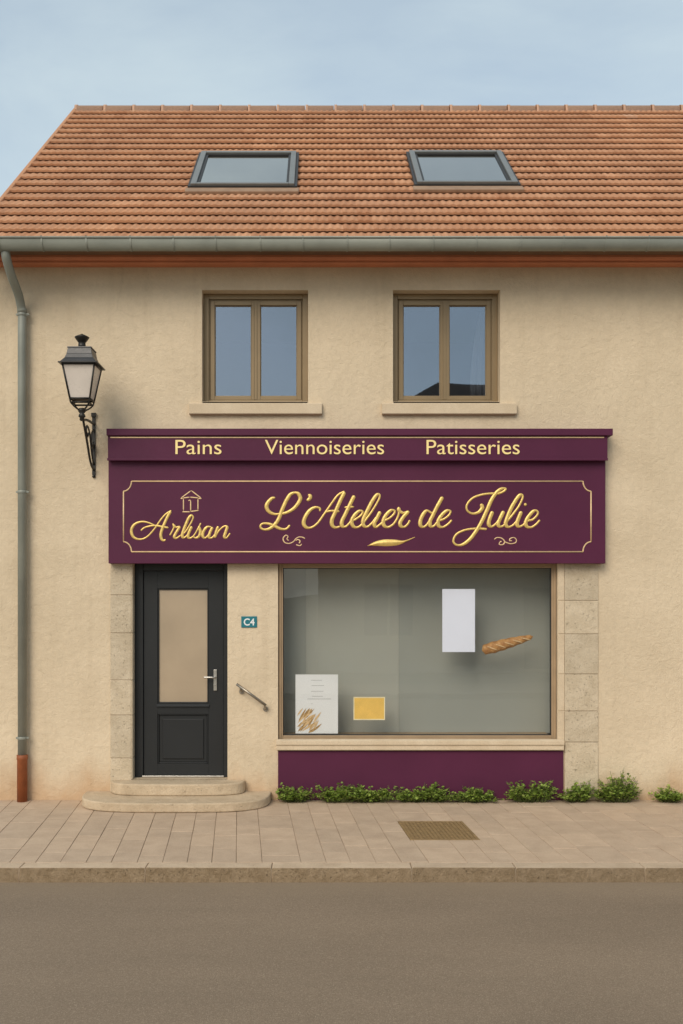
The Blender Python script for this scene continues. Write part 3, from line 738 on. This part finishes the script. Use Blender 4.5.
# calligraphy: strokes in zoomed-crop coordinates -> picture pixels -> fascia plane
def S(ox, oy, size, pts): return [(ox + x_*size/683.0, oy + y_*size/683.0) for x_, y_ in pts]
def catmull(P, k=10):
    P = [Vector((x_, y_, 0)) for x_, y_ in P]; return [(v.x, v.y) for v in smooth_path(P, k)]
def ribbon(mb, pts, wmin, wmax, y, hgt=0.011, const=False, taper=True):
    P = catmull(pts) if len(pts) > 2 else [((pts[0][0]*(1-i/6)+pts[1][0]*i/6), (pts[0][1]*(1-i/6)+pts[1][1]*i/6)) for i in range(7)]
    # drop duplicates
    Q = [P[0]]
    for p_ in P[1:]:
        if math.hypot(p_[0]-Q[-1][0], p_[1]-Q[-1][1]) > 0.12: Q.append(p_)
    P = Q; n = len(P)
    W = []
    for i in range(n):
        a, b_ = P[max(i-1, 0)], P[min(i+1, n-1)]; d = (b_[0]-a[0], b_[1]-a[1]); L = math.hypot(*d) or 1
        dn = max(0.0, d[1]/L); W.append(wmin + (wmax-wmin)*(dn**0.9) if not const else wmin)
    for _ in range(4): W = [(W[max(i-1, 0)]+2*W[i]+W[min(i+1, n-1)])/4 for i in range(n)]
    acc = [0]
    for i in range(1, n): acc.append(acc[-1]+math.hypot(P[i][0]-P[i-1][0], P[i][1]-P[i-1][1]))
    tot = acc[-1]
    if taper:
        for i in range(n):
            r = W[i]/2
            for dd in (acc[i], tot-acc[i]):
                if dd < r: W[i] = min(W[i], 2*math.sqrt(max(0.08*r*r, r*r-(r-dd)**2)))
    rows = []
    for i in range(n):
        a, b_ = P[max(i-1, 0)], P[min(i+1, n-1)]; d = (b_[0]-a[0], b_[1]-a[1]); L = math.hypot(*d) or 1
        nx_, ny_ = -d[1]/L, d[0]/L; w_ = W[i]/2
        hh = hgt * min(1, 0.5+W[i]/wmax*0.5)
        prof = ((-1, 0.0), (-0.95, 0.45*hh), (-0.5, 0.85*hh), (0, hh), (0.5, 0.85*hh), (0.95, 0.45*hh), (1, 0.0))
        rows.append(mb.add([(X(P[i][0]+nx_*w_*u, y), y+0.001-v, Z(P[i][1]+ny_*w_*u, y)) for u, v in prof]))
    for i in range(n-1):
        for q in range(6): mb.face((rows[i]+q, rows[i]+q+1, rows[i+1]+q+1, rows[i+1]+q), .5, 0, True)
    mb.face([rows[0]+q for q in range(7)]); mb.face([rows[-1]+q for q in reversed(range(7))])
c3 = lambda p_: S(255, 475, 70, p_); c4 = lambda p_: S(315, 475, 70, p_); c5 = lambda p_: S(365, 475, 70, p_); c6 = lambda p_: S(410, 475, 70, p_)
c7 = lambda p_: S(440, 480, 70, p_); c8 = lambda p_: S(480, 480, 70, p_); a1_ = lambda p_: S(125, 485, 60, p_); a2_ = lambda p_: S(175, 485, 60, p_)
words = {
 'L': [c3([(198,222),(165,228),(125,270),(112,312),(135,355),(185,380),(240,380),(275,372)]),
       c3([(380,170),(420,180),(442,225),(425,270),(380,325),(320,362),(262,378)]),
       c3([(390,170),(345,190),(305,250),(265,340),(230,430),(185,492),(130,528),(75,528),(52,502),(75,475),(130,475),(190,497),(250,525),(305,525),(342,488)]),
       c3([(518,192),(538,205),(532,232),(505,250)])],
 'Atelier': [c3([(632,355),(632,325),(590,315),(535,345),(490,410),(475,470),(500,510),(550,512),(610,470)])+c4([(85,388),(160,280),(225,195),(290,160)]),
       c4([(290,165),(245,255),(195,370),(165,440),(168,490),(200,512),(245,502)]), c4([(100,362),(160,350),(238,355)]),
       c4([(385,200),(350,270),(300,375),(262,455),(268,500),(305,500),(350,455),(400,430),(450,392),(465,358),(435,350),(390,388),(358,448),(372,498),(415,510),(462,478),(505,425),(565,340),(620,245),(632,200),(608,190),(562,250),(510,350),(470,440),(475,492),(510,505),(555,470),(600,410)]),
       c4([(285,316),(382,310)]),
       c5([(150,355),(115,425),(90,475),(108,508),(150,480),(190,446),(240,420),(282,380),(290,350),(255,345),(208,388),(178,448),(188,495),(228,508),(278,478),(315,420),(330,370),(328,312)]),
       c5([(330,315),(335,350),(375,370),(418,360),(375,410),(343,465),(352,500),(388,505),(420,475),(438,440)])],
 'de': [c6([(215,375),(165,348),(125,390),(100,455),(107,498),(145,502),(185,455),(215,390)]),
       c6([(320,212),(270,300),(220,400),(195,455),(200,498),(232,498),(275,452),(330,430),(380,392),(395,355),(362,347),(312,390),(275,450),(282,497),(322,508),(372,478),(408,438)])],
 'Julie': [c7([(398,232),(412,270),(380,312),(320,328),(268,300),(262,245),(315,180),(400,145),(490,132),(570,132),(625,108),(640,85),(600,85),(552,122),(500,200),(452,310),(405,410),(352,500),(290,580),(220,630),(160,632),(130,595),(160,530),(240,490),(330,475),(400,475),(458,480)]),
       c8([(125,305),(95,378),(85,430),(110,455),(152,430),(200,365),(230,310)]), c8([(232,302),(195,380),(176,430),(195,455),(235,440),(280,385),(325,330),(382,250),(417,170),(400,142),(360,182),(302,280),(262,380),(250,430),(275,458),(320,442),(365,395)]),
       c8([(405,305),(372,385),(360,430),(380,455),(420,440),(465,400),(515,385),(560,340),(560,305),(525,302),(472,360),(445,420),(460,455),(502,460),(547,432),(585,390)])],
}
FYs = FY
for nm, strokes in words.items():
    mb = MB()
    for s_ in strokes: ribbon(mb, s_, 2.2, 4.1, FYs, 0.010)
    if nm == 'Julie':
        q = c8([(442, 240)])[0]; ribbon(mb, [(q[0]-1.3, q[1]-.6), (q[0]+.1, q[1]), (q[0]+1.4, q[1]+.5)], 3.4, 3.4, FYs, 0.014, True)
    mb.build('lettering', 'gold', sign)
mb = MB()
for s_ in [a1_([(180,520),(230,482),(335,462),(440,478),(495,487)]), a1_([(345,465),(270,430),(190,418),(110,448),(73,515),(95,590),(170,618),(250,590),(335,500),(400,405),(460,335),(528,290)]),
           a1_([(522,298),(480,370),(432,480),(408,560),(415,612),(442,632),(462,618)]),
           a1_([(510,575),(540,520),(555,480),(545,438)]), a1_([(548,450),(575,480),(618,480),(578,550),(562,590),(585,606),(630,575)]),
           a2_([(60,580),(120,530),(180,435),(207,370),(187,345),(155,378),(115,470),(85,555),(90,598),(120,590),(160,545)]),
           a2_([(192,470),(160,540),(148,588),(172,605),(215,575),(255,510),(295,432)]), a2_([(268,470),(288,525),(275,580),(240,602),(210,590)]),
           a2_([(250,595),(320,550)]),
           a2_([(415,478),(365,478),(322,535),(318,588),(350,600),(392,548),(428,478)]), a2_([(428,478),(395,550),(388,595),(420,600),(455,560),(478,515),(492,470)]),
           a2_([(492,470),(470,530),(452,602)]), a2_([(458,590),(505,515),(560,470),(592,480),(575,540),(562,590),(588,600),(628,548)])]:
    ribbon(mb, s_, 1.7, 3.1, FYs, 0.008)
mb.build('lettering', 'gold', sign)
# little house emblem
mb = MB(); cI = lambda p_: S(170, 478, 45, p_)
for s_ in ([(160,312),(322,190)], [(322,190),(480,312)], [(195,305),(300,291)], [(300,291),(435,303)], [(205,312),(205,505)], [(425,312),(425,497)], [(183,514),(310,514)], [(310,510),(440,492)], [(278,345),(312,335)], [(314,335),(314,510)], [(160,312),(200,312)], [(430,312),(480,312)]):
    ribbon(mb, cI(s_), 1.2, 1.3, FYs, 0.006, True)
mb.build('house_emblem', 'line_gold', sign)
# leaf
mb = MB(); n = 24; top = [(367,546),(375,541.5),(385,539.3),(396,539.6),(404,540.4),(415,536.8)]; bot = [(367,546),(376,545.9),(387,546.3),(398,545.2),(406,541.9),(415,537.4)]
T_, B_ = catmull(top, 6), catmull(bot, 6)
rows = []
for t_, b_ in zip(T_, B_):
    rows.append(mb.add([(X(t_[0]*(1-u)+b_[0]*u, FYs), FYs+.001-0.012*math.sin(PI*u)*(1 if abs(t_[1]-b_[1]) > 1 else .4)-.002*(u not in (0, 1)), Z(t_[1]*(1-u)+b_[1]*u, FYs)) for u in (0, .15, .35, .5, .65, .85, 1)]))
for r0, r1 in zip(rows[:-1], rows[1:]):
    for q in range(6): mb.face((r0+q, r0+q+1, r1+q+1, r1+q), .5, 0, True)
mb.build('leaf_ornament', 'gold', sign)
# scrolls
for sc_ in ([c3([(330,640),(312,625),(322,600),(300,588),(275,620),(290,658),(335,668),(375,650),(398,622),(432,605),(470,610),(487,622)]), c3([(395,640),(420,630),(440,645),(430,668)]), c3([(400,680),(440,690),(455,672)])],
            [c8([(140,580),(165,562),(210,568),(240,600),(225,630),(188,628),(200,600),(212,604)]), c8([(240,602),(262,612),(300,622),(345,612),(355,585),(332,562),(295,572),(290,592),(312,592)])]):
    mb = MB()
    for s_ in sc_: ribbon(mb, s_, 1.0, 1.3, FYs, 0.006)
    mb.build('scroll_ornament', 'line_gold', sign)
# gilt frame with notched corners
mb = MB(); L_, R_, T0, B0, rx, ry = 123.5, 591.0, 481.3, 551.8, 8.0, 10.0
def arc(cx_, cy_, a0, a1): return [(cx_+rx*math.cos(R(a0+(a1-a0)*i/10)), cy_+ry*math.sin(R(a0+(a1-a0)*i/10))) for i in range(11)]
path = arc(L_, T0, 90, 0) + arc(R_, T0, 180, 90) + arc(R_, B0, 270, 180) + arc(L_, B0, 0, -90)
path.append(path[0])
for a, c in zip(path[:-1], path[1:]):
    if math.hypot(a[0]-c[0], a[1]-c[1]) > .01: mb.tube([(X(a[0], FYs), FYs, Z(a[1], FYs)), (X(c[0], FYs), FYs, Z(c[1], FYs))], 0.0072, 6)
mb.build('gilt_frame', 'line_gold', sign)

# ------------------------------------------------------------------ wall lantern
LX, LY = X(94, 0)+0.0, -0.50
lxc = X(82, LY)
lan = thing('wall_lantern', 'black wrought iron street lantern with opal panes on a scrolled wall bracket', 'lantern', (LX, 0, Z(475)))
def frustum(mb, cx, cy, z0, h0, z1, h1, t=.5):
    mb.hexa([(cx-h0, cy-h0, z0), (cx+h0, cy-h0, z0), (cx+h0, cy+h0, z0), (cx-h0, cy+h0, z0), (cx-h1, cy-h1, z1), (cx+h1, cy-h1, z1), (cx+h1, cy+h1, z1), (cx-h1, cy+h1, z1)], t)
LY2 = LY
zE = Z(362.5, LY2-.14); hE = 0.17; zg0 = Z(398, LY2-.1); hb = 0.094; ht = 0.152
lf_ = MB()
frustum(lf_, lxc, LY2, zE-.006, hE+.014, zE+.004, hE+.014)      # eave plate
for sx in (-1, 1):
    for sy in (-1, 1):
        lf_.tube([(lxc+sx*hb, LY2+sy*hb, zg0), (lxc+sx*ht, LY2+sy*ht, zE)], 0.009, 6)
for (hh, zz) in ((ht, zE-.012), (hb, zg0), (hb*0.86, zg0-.035)):
    for (a, c) in (((-1,-1),(1,-1)), ((1,-1),(1,1)), ((1,1),(-1,1)), ((-1,1),(-1,-1))):
        lf_.tube([(lxc+a[0]*hh, LY2+a[1]*hh, zz), (lxc+c[0]*hh, LY2+c[1]*hh, zz)], 0.009, 6)
for sx in (-1, 1):
    for sy in (-1, 1):
        lf_.tube(smooth_path([(lxc+sx*hb, LY2+sy*hb, zg0), (lxc+sx*hb*.9, LY2+sy*hb*.9, zg0-.04), (lxc+sx*hb*.55, LY2+sy*hb*.55, zg0-.078), (lxc+sx*.02, LY2+sy*.02, zg0-.10)], 4), 0.008, 6)
lf_.build('frame', 'lantern', lan)
for ax, sg in (('y', -1), ('x', 1), ('y', 1), ('x', -1)):
    pn = MB(); a, c = hb-.003, ht-.003; z0, z1 = zg0+.006, zE-.008
    if ax == 'y': q = [(lxc-a, LY2+sg*a, z0), (lxc+a, LY2+sg*a, z0), (lxc+c, LY2+sg*c, z1), (lxc-c, LY2+sg*c, z1)]; dv = (0, -sg*.004, 0)
    else: q = [(lxc+sg*a, LY2-a, z0), (lxc+sg*a, LY2+a, z0), (lxc+sg*c, LY2+c, z1), (lxc+sg*c, LY2-c, z1)]; dv = (-sg*.004, 0, 0)
    pn.hexa(q + [tuple(p_[i]+dv[i] for i in range(3)) for p_ in q]); pn.build('pane', 'opal', lan)
rfm = MB(); zt = Z(346.5, LY2-.1)
frustum(rfm, lxc, LY2, zE+.005, hE, zE+.02, hE*.93); 
zz = [zE+.02, zE+.05, zE+.09, zt-.012]; hh = [hE*.93, hE*.79, hE*.70, hE*.64]
for i in range(3): frustum(rfm, lxc, LY2, zz[i], hh[i], zz[i+1]-.0005, hh[i+1])
frustum(rfm, lxc, LY2, zt-.012, hE*.68, zt, hE*.66); rfm.build('roof', 'roofmetal', lan, bevel=0.002)
ch = MB(); z3 = Z(333, LY2-.05)
ch.lathe([(0.07, zt), (0.055, zt+.015), (0.036, zt+.022), (0.034, zt+.06), (0.04, zt+.066), (0.068, z3-.035), (0.07, z3-.028), (0.04, z3-.012), (0.016, z3-.002), (0.008, z3+.004)], lxc, LY2, 18); ch.build('chimney', 'lantern', lan)
cp = MB(); zc = zg0-.10
cp.lathe([(0.012, zc-.10), (0.024, zc-.09), (0.02, zc-.07), (0.034, zc-.06), (0.03, zc-.04), (0.02, zc-.03), (0.036, zc-.01), (0.04, zc+.012), (0.03, zc+.02)], lxc, LY2, 16); cp.build('socket', 'lantern', lan)
br = MB(); zp0, zp1 = Z(475), Z(414)
br.box(LX-.016, LX+.016, -0.014, 0.0, zp0, zp1); br.box(LX-.022, LX+.022, -.03, 0.0, zp1-.03, zp1+.008)
zt2 = zc-.085
for dxx in (-.0,):
    br.tube(smooth_path([(lxc, LY2+.01, zt2), ((lxc+LX)/2, LY2*.55, zt2+.03), (LX, -0.03, zt2+.035)], 5), 0.013, 8)
    br.tube(smooth_path([(lxc+.004, LY2+.04, zt2-.01), ((lxc*.7+LX*.3), LY2*.62, zt2-.16), (LX, -0.16, zt2-.36), (LX, -0.014, zp0+.05)], 6), 0.012, 8)
    br.tube(smooth_path([(LX, -.014, zp0+.10), (LX, -.10, zp0+.20), (LX, -.20, zt2-.08), (LX, -.31, zt2-.03), (LX, -.34, zt2-.09), (LX, -.28, zt2-.13), (LX, -.25, zt2-.09)], 6), 0.009, 8)
    br.tube(smooth_path([(LX, -.014, zt2-.02), (LX, -.10, zt2-.07), (LX, -.13, zt2-.16), (LX, -.08, zt2-.2), (LX, -.05, zt2-.15)], 6), 0.009, 8)
    br.tube([(LX, -.10, zp0+.20), (LX, -.014, zp0+.30)], .008, 8)
br.lathe([(0.006, zp0-.03), (0.018, zp0-.02), (0.012, zp0)], LX, -.012, 10)
br.build('bracket', 'lantern', lan)

# ------------------------------------------------------------------ number plate, handrail
pl = thing('number_plaque', 'small teal enamel plaque reading C4 in white beside the door', 'plaque', (X(249), -0.002, Z(628)))
q = MB(); q.box(X(241.3), X(257), -0.010, 0.0, Z(627.5), Z(616.3)); q.build('plate', 'teal', pl, bevel=0.003)
add_text('C4', 243.8, 254.6, 625.3, 618.4, -0.010, 'white', pl, 'lettering', 0.002, 0.02)
rl = thing('handrail', 'short sloping steel grab rail on the wall right of the door', 'handrail', (X(251), 0, Z(706)))
q = MB(); ry_ = -0.075
A = Vector((X(236.5, ry_), ry_, Z(684, ry_))); B = Vector((X(266, ry_), ry_, Z(705.5, ry_)))
q.tube([A, B], 0.0135, 14); q.build('bar', 'rail', rl)
for t_ in (0.13, 0.95):
    q = MB(); p_ = A.lerp(B, t_); q.tube(smooth_path([p_+Vector((0, 0, -.005)), p_+Vector((0.004, .01, -.035)), (p_.x+.008, -.02, p_.z-.052), (p_.x+.008, -.004, p_.z-.054)], 4), .009, 10)
    q.tube([(p_.x+.008, -.01, p_.z-.054), (p_.x+.008, 0, p_.z-.054)], .026, 16); q.build('mount', 'rail', rl)

# ------------------------------------------------------------------ things in the shop window
def sheet(name, l, r, t, b_, y, mat, label, cat, tilt=0.0, thick=.002, parent_parts=None):
    o = thing(name, label, cat, (X((l+r)/2, y), y, Z(b_, y)))
    m_ = MB(); m_.hexa([(X(l, y), y, Z(b_, y)), (X(r, y), y, Z(b_, y)), (X(r, y), y+thick, Z(b_, y)), (X(l, y), y+thick, Z(b_, y)),
                        (X(l, y), y, Z(t, y)), (X(r, y), y, Z(t, y)), (X(r, y), y+thick, Z(t, y)), (X(l, y), y+thick, Z(t, y))])
    m_.build('sheet', mat, o)
    return o
PY_ = GY + .010
sheet('poster', 442.3, 475, 589, 652, PY_, 'bluepaper', 'tall blank white poster taped high in the shop window', 'poster')
lp = sheet('leaflet', 295.5, 338, 674.5, 733.5, PY_, 'paper', 'white leaflet with faint grey lines and printed wheat ears at its foot', 'leaflet')
ik = MB()
for (py, a, b_) in ((680, 311, 322), (685.3, 311.5, 324), (691, 311, 323.5), (696, 312, 323), (698.7, 307.5, 338-7), (703.5, 311, 312.5)):
    ik.box(X(a, PY_), X(b_, PY_), PY_-.0012, PY_-.0004, Z(py+.45, PY_), Z(py-.0, PY_))
ik.build('printed_text', 'ink', lp)
wh = MB(); random.seed(5)
for i in range(26):     # printed ears fanning from the lower left corner
    bx_, by_ = random.uniform(297, 313), random.uniform(715, 733); L = random.uniform(10, 19); a = R(random.uniform(28, 62)); w_ = random.uniform(.7, 1.25)
    ex, ey = bx_+L*math.cos(a), max(by_-L*math.sin(a), 708)
    pts = []
    for u in range(9):
        t_ = u/8; pts.append((bx_+(ex-bx_)*t_ - math.sin(a)*w_*math.sin(PI*t_), by_+(ey-by_)*t_ - math.cos(a)*w_*math.sin(PI*t_)))
    for u in range(7, 0, -1):
        t_ = u/8; pts.append((bx_+(ex-bx_)*t_ + math.sin(a)*w_*math.sin(PI*t_), by_+(ey-by_)*t_ + math.cos(a)*w_*math.sin(PI*t_)))
    yq = PY_-.0008-.00012*i
    b0_ = wh.add([(X(px_, yq), yq, Z(min(py_, 732.8), yq)) for px_, py_ in pts]); wh.face(range(b0_, b0_+len(pts)), random.random(), i % 2)
wh.build('printed_wheat', ['wheat', 'score'], lp)
yc = sheet('price_card', 353.5, 385, 697, 720, PY_+.004, 'yellow', 'plain yellow card with a pale edge stuck in the lower middle of the shop window', 'card', thick=.01)
q = MB(); yv = PY_+.0035; 
for (l, r, t, b_) in ((353.5, 385, 697, 698), (353.5, 385, 719, 720), (353.5, 354.4, 698, 719), (384.1, 385, 698, 719)): q.box(X(l, yv), X(r, yv), yv-.0008, yv-.0001, Z(b_, yv), Z(t, yv))
q.build('edge_band', 'cream', yc)
# baguette pressed against the inside of the glass
bg = thing('baguette', 'golden scored baguette displayed on a slant at the right of the shop window', 'bread', (X(507, PY_), PY_, Z(656, PY_)))
m_ = MB(); A = Vector((X(482, .12), GY+.052, Z(650.5, .12))); B = Vector((X(533, .12), GY+.052, Z(636.5, .12)))
d = (B-A); Ln = d.length; d.normalize(); u_ = Vector((0, 1, 0)); v_ = d.cross(u_); n = 48; rings = []
for i in range(n+1):
    t_ = i/n; env = (max(0.0, math.sin(PI*min(1, t_*1.02)**0.75)))**0.42 if 0 < t_ < 1 else 0.05
    env = 0.30 + 0.70*env if 0 < t_ < 1 else 0.06
    env *= (1.12-0.42*t_)*(1+0.05*math.sin(t_*PI*2*5.5)); r_ = 0.058*env
    if i in (0, n): r_ = .004
    if i in (1, n-1): r_ *= 0.62
    p_ = A.lerp(B, t_)
    rings.append(m_.add([p_+u_*r_*.7*math.cos(2*PI*k_/20)+v_*r_*math.sin(2*PI*k_/20) for k_ in range(20)]))
for r0, r1 in zip(rings[:-1], rings[1:]):
    for k_ in range(20): m_.face((r0+k_, r0+(k_+1) % 20, r1+(k_+1) % 20, r1+k_), .5, 0, True)
m_.build('loaf', 'crust', bg)
m_ = MB()
for i in range(5):
    t_ = 0.14+0.165*i; c_ = A.lerp(B, t_+.05); rr = .052*(1.12-.42*t_)
    a_ = c_ - d*.045 - v_*(-.5)*rr + Vector((0, -rr*.66, 0)); b2 = c_ + d*.045 - v_*.65*rr + Vector((0, -rr*.60, 0)); mid = (a_+b2)/2 + Vector((0, -rr*.12, 0))
    m_.tube(smooth_path([a_, mid, b2], 5), [.001]+[.004+.003*math.sin(PI*j/10) for j in range(1, 10)]+[.001], 8)
m_.build('score_mark', 'score', bg)

# ------------------------------------------------------------------ weeds along the wall foot
def weed(px0, px1, pytop, label, seed, y=-0.10, dens=1.0):
    random.seed(seed)
    xa, xb_ = X(px0, y), X(px1, y); hgt = Z(pytop, y); wdt = xb_-xa; cx = (xa+xb_)/2
    o = thing('weed_clump', label, 'plant', (cx, y, 0.0), 'green weeds along the foot of the shop wall')
    lv = MB(); st_ = MB()
    nst = int(wdt*330*dens)
    for i in range(nst):
        u = random.uniform(-1, 1)*abs(random.random())**0.25
        x0 = cx + u*wdt*.50; y0 = y + random.uniform(-.05, .065)
        env = (1-abs(u)**2.2)**.5 if abs(u) < 1 else 0
        lump = 0.72+0.28*math.sin(seed*1.7+x0*23)*math.cos(x0*41+seed); hh = hgt*(0.30+0.70*env)*lump*random.uniform(.35, 1.15)
        tip = Vector((x0 + u*wdt*.10 + random.uniform(-.06, .06), y0 - random.uniform(-.03, .10), hh))
        base = Vector((x0*.6+cx*.4, y0*.8+y*.2, 0.0)); mid = base.lerp(tip, .5)+Vector((random.uniform(-.01, .01), random.uniform(-.01, .01), .015))
        P = smooth_path([base, mid, tip], 3)
        st_.tube(P, [.0022]*3+[.0016]*4, 4)
        n = random.randint(6, 11)
        for k_ in range(n):
            t_ = random.uniform(.35, 1.0); c_ = P[min(6, int(t_*6))] + Vector([random.uniform(-.012, .012) for _ in range(3)])
            L = random.uniform(.017, .034); W_ = L*random.uniform(.36, .55)
            az = random.uniform(0, 2*PI); el = random.uniform(-.3, 1.0)
            dd = Vector((math.cos(az)*math.cos(el), math.sin(az)*math.cos(el), math.sin(el))); sd = dd.cross(Vector((random.uniform(-.4, .4), random.uniform(-.4, .4), 1))).normalized(); nn = sd.cross(dd)
            if c_.z + dd.z*L < 0.002: c_.z = .004+abs(dd.z)*L
            tnt = min(1, max(0, random.gauss(.42+.25*t_, .2)))
            b0_ = lv.add([c_, c_+dd*L*.35+sd*W_+nn*.002, c_+dd*L*.75+sd*W_*.75+nn*.001, c_+dd*L, c_+dd*L*.75-sd*W_*.75+nn*.001, c_+dd*L*.35-sd*W_+nn*.002, c_+dd*L*.5])
            for q in ((0, 1, 6), (1, 2, 6), (2, 3, 6), (3, 4, 6), (4, 5, 6), (5, 0, 6)): lv.face([b0_+z_ for z_ in q], tnt, 0, True)
    lv.build('foliage', 'leaf', o, fix=False); st_.build('stems', 'stem', o, fix=False)
weed(277, 310, 781, 'small leafy green weed clump in the corner right of the doorstep', 1)
weed(317, 356, 778.5, 'bushy green weed clump, second from the doorstep, against the purple panel', 2)
weed(349, 393, 783, 'low spreading weed clump joined to the bushy one, third from the doorstep', 3)
weed(394, 454, 783, 'widest low weed clump under the middle of the shop window', 4)
weed(450, 496, 786, 'flattest weed clump just behind and right of the drain grate', 5)
weed(506, 557, 776.5, 'tall rounded weed clump at the right end of the purple panel', 6)
weed(561, 594, 780, 'small weed clump at the foot of the right stone pier', 7)
weed(593, 641, 770, 'tallest weed clump on the cream wall just right of the stone pier', 8)
weed(656, 684, 785.5, 'tiny lone weed tuft at the far right of the wall', 9)

# ------------------------------------------------------------------ house across the street (mirrored in the panes)
random.seed(3)
oh = thing('opposite_house', 'plain rendered house with dark hipped roof, mirrored in the upstairs window', 'house', (6, -20, 0))
m_ = MB(); m_.box(0, 12, -23.5, -16.5, -.1, 5.5); m_.build('wall', 'farwall', oh)
m_ = MB(); ez = 5.45
q = [(-.4, -16.1, ez), (12.4, -16.1, ez), (12.4, -23.9, ez), (-.4, -23.9, ez), (3.6, -20, 8.3), (8.6, -20, 8.3)]
b0_ = m_.add(q)
for f_ in ((0, 1, 5, 4), (1, 2, 5), (2, 3, 4, 5), (3, 0, 4), (3, 2, 1, 0)): m_.face([b0_+i for i in f_])
orf = m_.build('roof', 'farroof', oh)
m_ = MB(); m_.box(8.2, 8.8, -20.6, -20.0, 7.6, 9.0); m_.build('chimney', 'farwall', orf)
for (x0, z0, ww, hh) in ((1.2, 3.3, 1.1, 1.3), (5.4, 3.3, 1.1, 1.3), (9.5, 3.3, 1.1, 1.3), (1.2, .9, 1.3, 1.4), (9.4, .9, 1.3, 1.4)):
    m_ = MB(); m_.box(x0-.06, x0+ww+.06, -16.5, -16.44, z0-.06, z0+hh+.06); w_ = m_.build('window', 'farwall', oh)
    m_ = MB(); m_.box(x0, x0+ww/2-.03, -16.44, -16.43, z0, z0+hh); m_.build('pane', 'fardark', w_)
    m_ = MB(); m_.box(x0+ww/2+.03, x0+ww, -16.44, -16.43, z0, z0+hh); m_.build('pane', 'fardark', w_)
m_ = MB(); m_.box(5.4, 6.4, -16.5, -16.44, 0, 2.15); m_.build('door', 'fardark', oh)

# ------------------------------------------------------------------ world, sun, camera
EL, AZ = 37, 26      # sun elevation; degrees to the left of straight behind the camera
sd = Vector((-math.sin(R(AZ))*math.cos(R(EL)), -math.cos(R(AZ))*math.cos(R(EL)), math.sin(R(EL))))
wd = bpy.data.worlds.new('World'); sc.world = wd; wd.use_nodes = True
nt = wd.node_tree; bgn = nt.nodes['Background']
sky = nt.nodes.new('ShaderNodeTexSky'); sky.sky_type = 'NISHITA'; sky.sun_disc = False
sky.sun_elevation = R(EL); sky.sun_rotation = math.atan2(sd.x, sd.y)
sky.air_density = 1.0; sky.dust_density = 1.5; sky.ozone_density = 1.0
tc = nt.nodes.new('ShaderNodeTexCoord')
mp = nt.nodes.new('ShaderNodeMapping'); mp.inputs['Scale'].default_value = (1.0, 1.0, 2.0); nt.links.new(tc.outputs['Generated'], mp.inputs['Vector'])
cn = noise(nt, mp.outputs[0], 2.1, 7, 0.55, 0.4)
cf = ramp(nt, cn, [(0.42, 0.0), (0.72, 1.0)])
cf = math_n(nt, 'ADD', math_n(nt, 'MULTIPLY', cf, 0.38), 0.55)
skyc = mix(nt, cf, sky.outputs['Color'], (4.4, 5.15, 5.35))
nt.links.new(skyc, bgn.inputs['Color']); bgn.inputs['Strength'].default_value = 0.12
sl_ = bpy.data.lights.new('Sun', 'SUN'); sl_.energy = 1.6; sl_.angle = R(35); sl_.color = (1.0, 0.89, 0.73)
so_ = bpy.data.objects.new('Sun', sl_); col.objects.link(so_); so_.rotation_euler = (-sd).to_track_quat('-Z', 'Y').to_euler(); so_.location = sd*30

cam = bpy.data.cameras.new('Camera'); co_ = bpy.data.objects.new('Camera', cam); col.objects.link(co_)
co_.location = (0, -D0, H0); co_.rotation_euler = (R(90), 0, 0)
cam.sensor_width = 36; cam.sensor_fit = 'AUTO'; cam.lens = F/1024*36
cam.shift_x = (341.5-CX)/1024; cam.shift_y = (CY-512)/1024; cam.clip_end = 2000
sc.camera = co_
sc.view_settings.view_transform = 'Standard'; sc.view_settings.look = 'None'; sc.view_settings.gamma = 1; sc.view_settings.exposure = 0.37
sc.cycles.max_bounces = 8; sc.cycles.transparent_max_bounces = 12
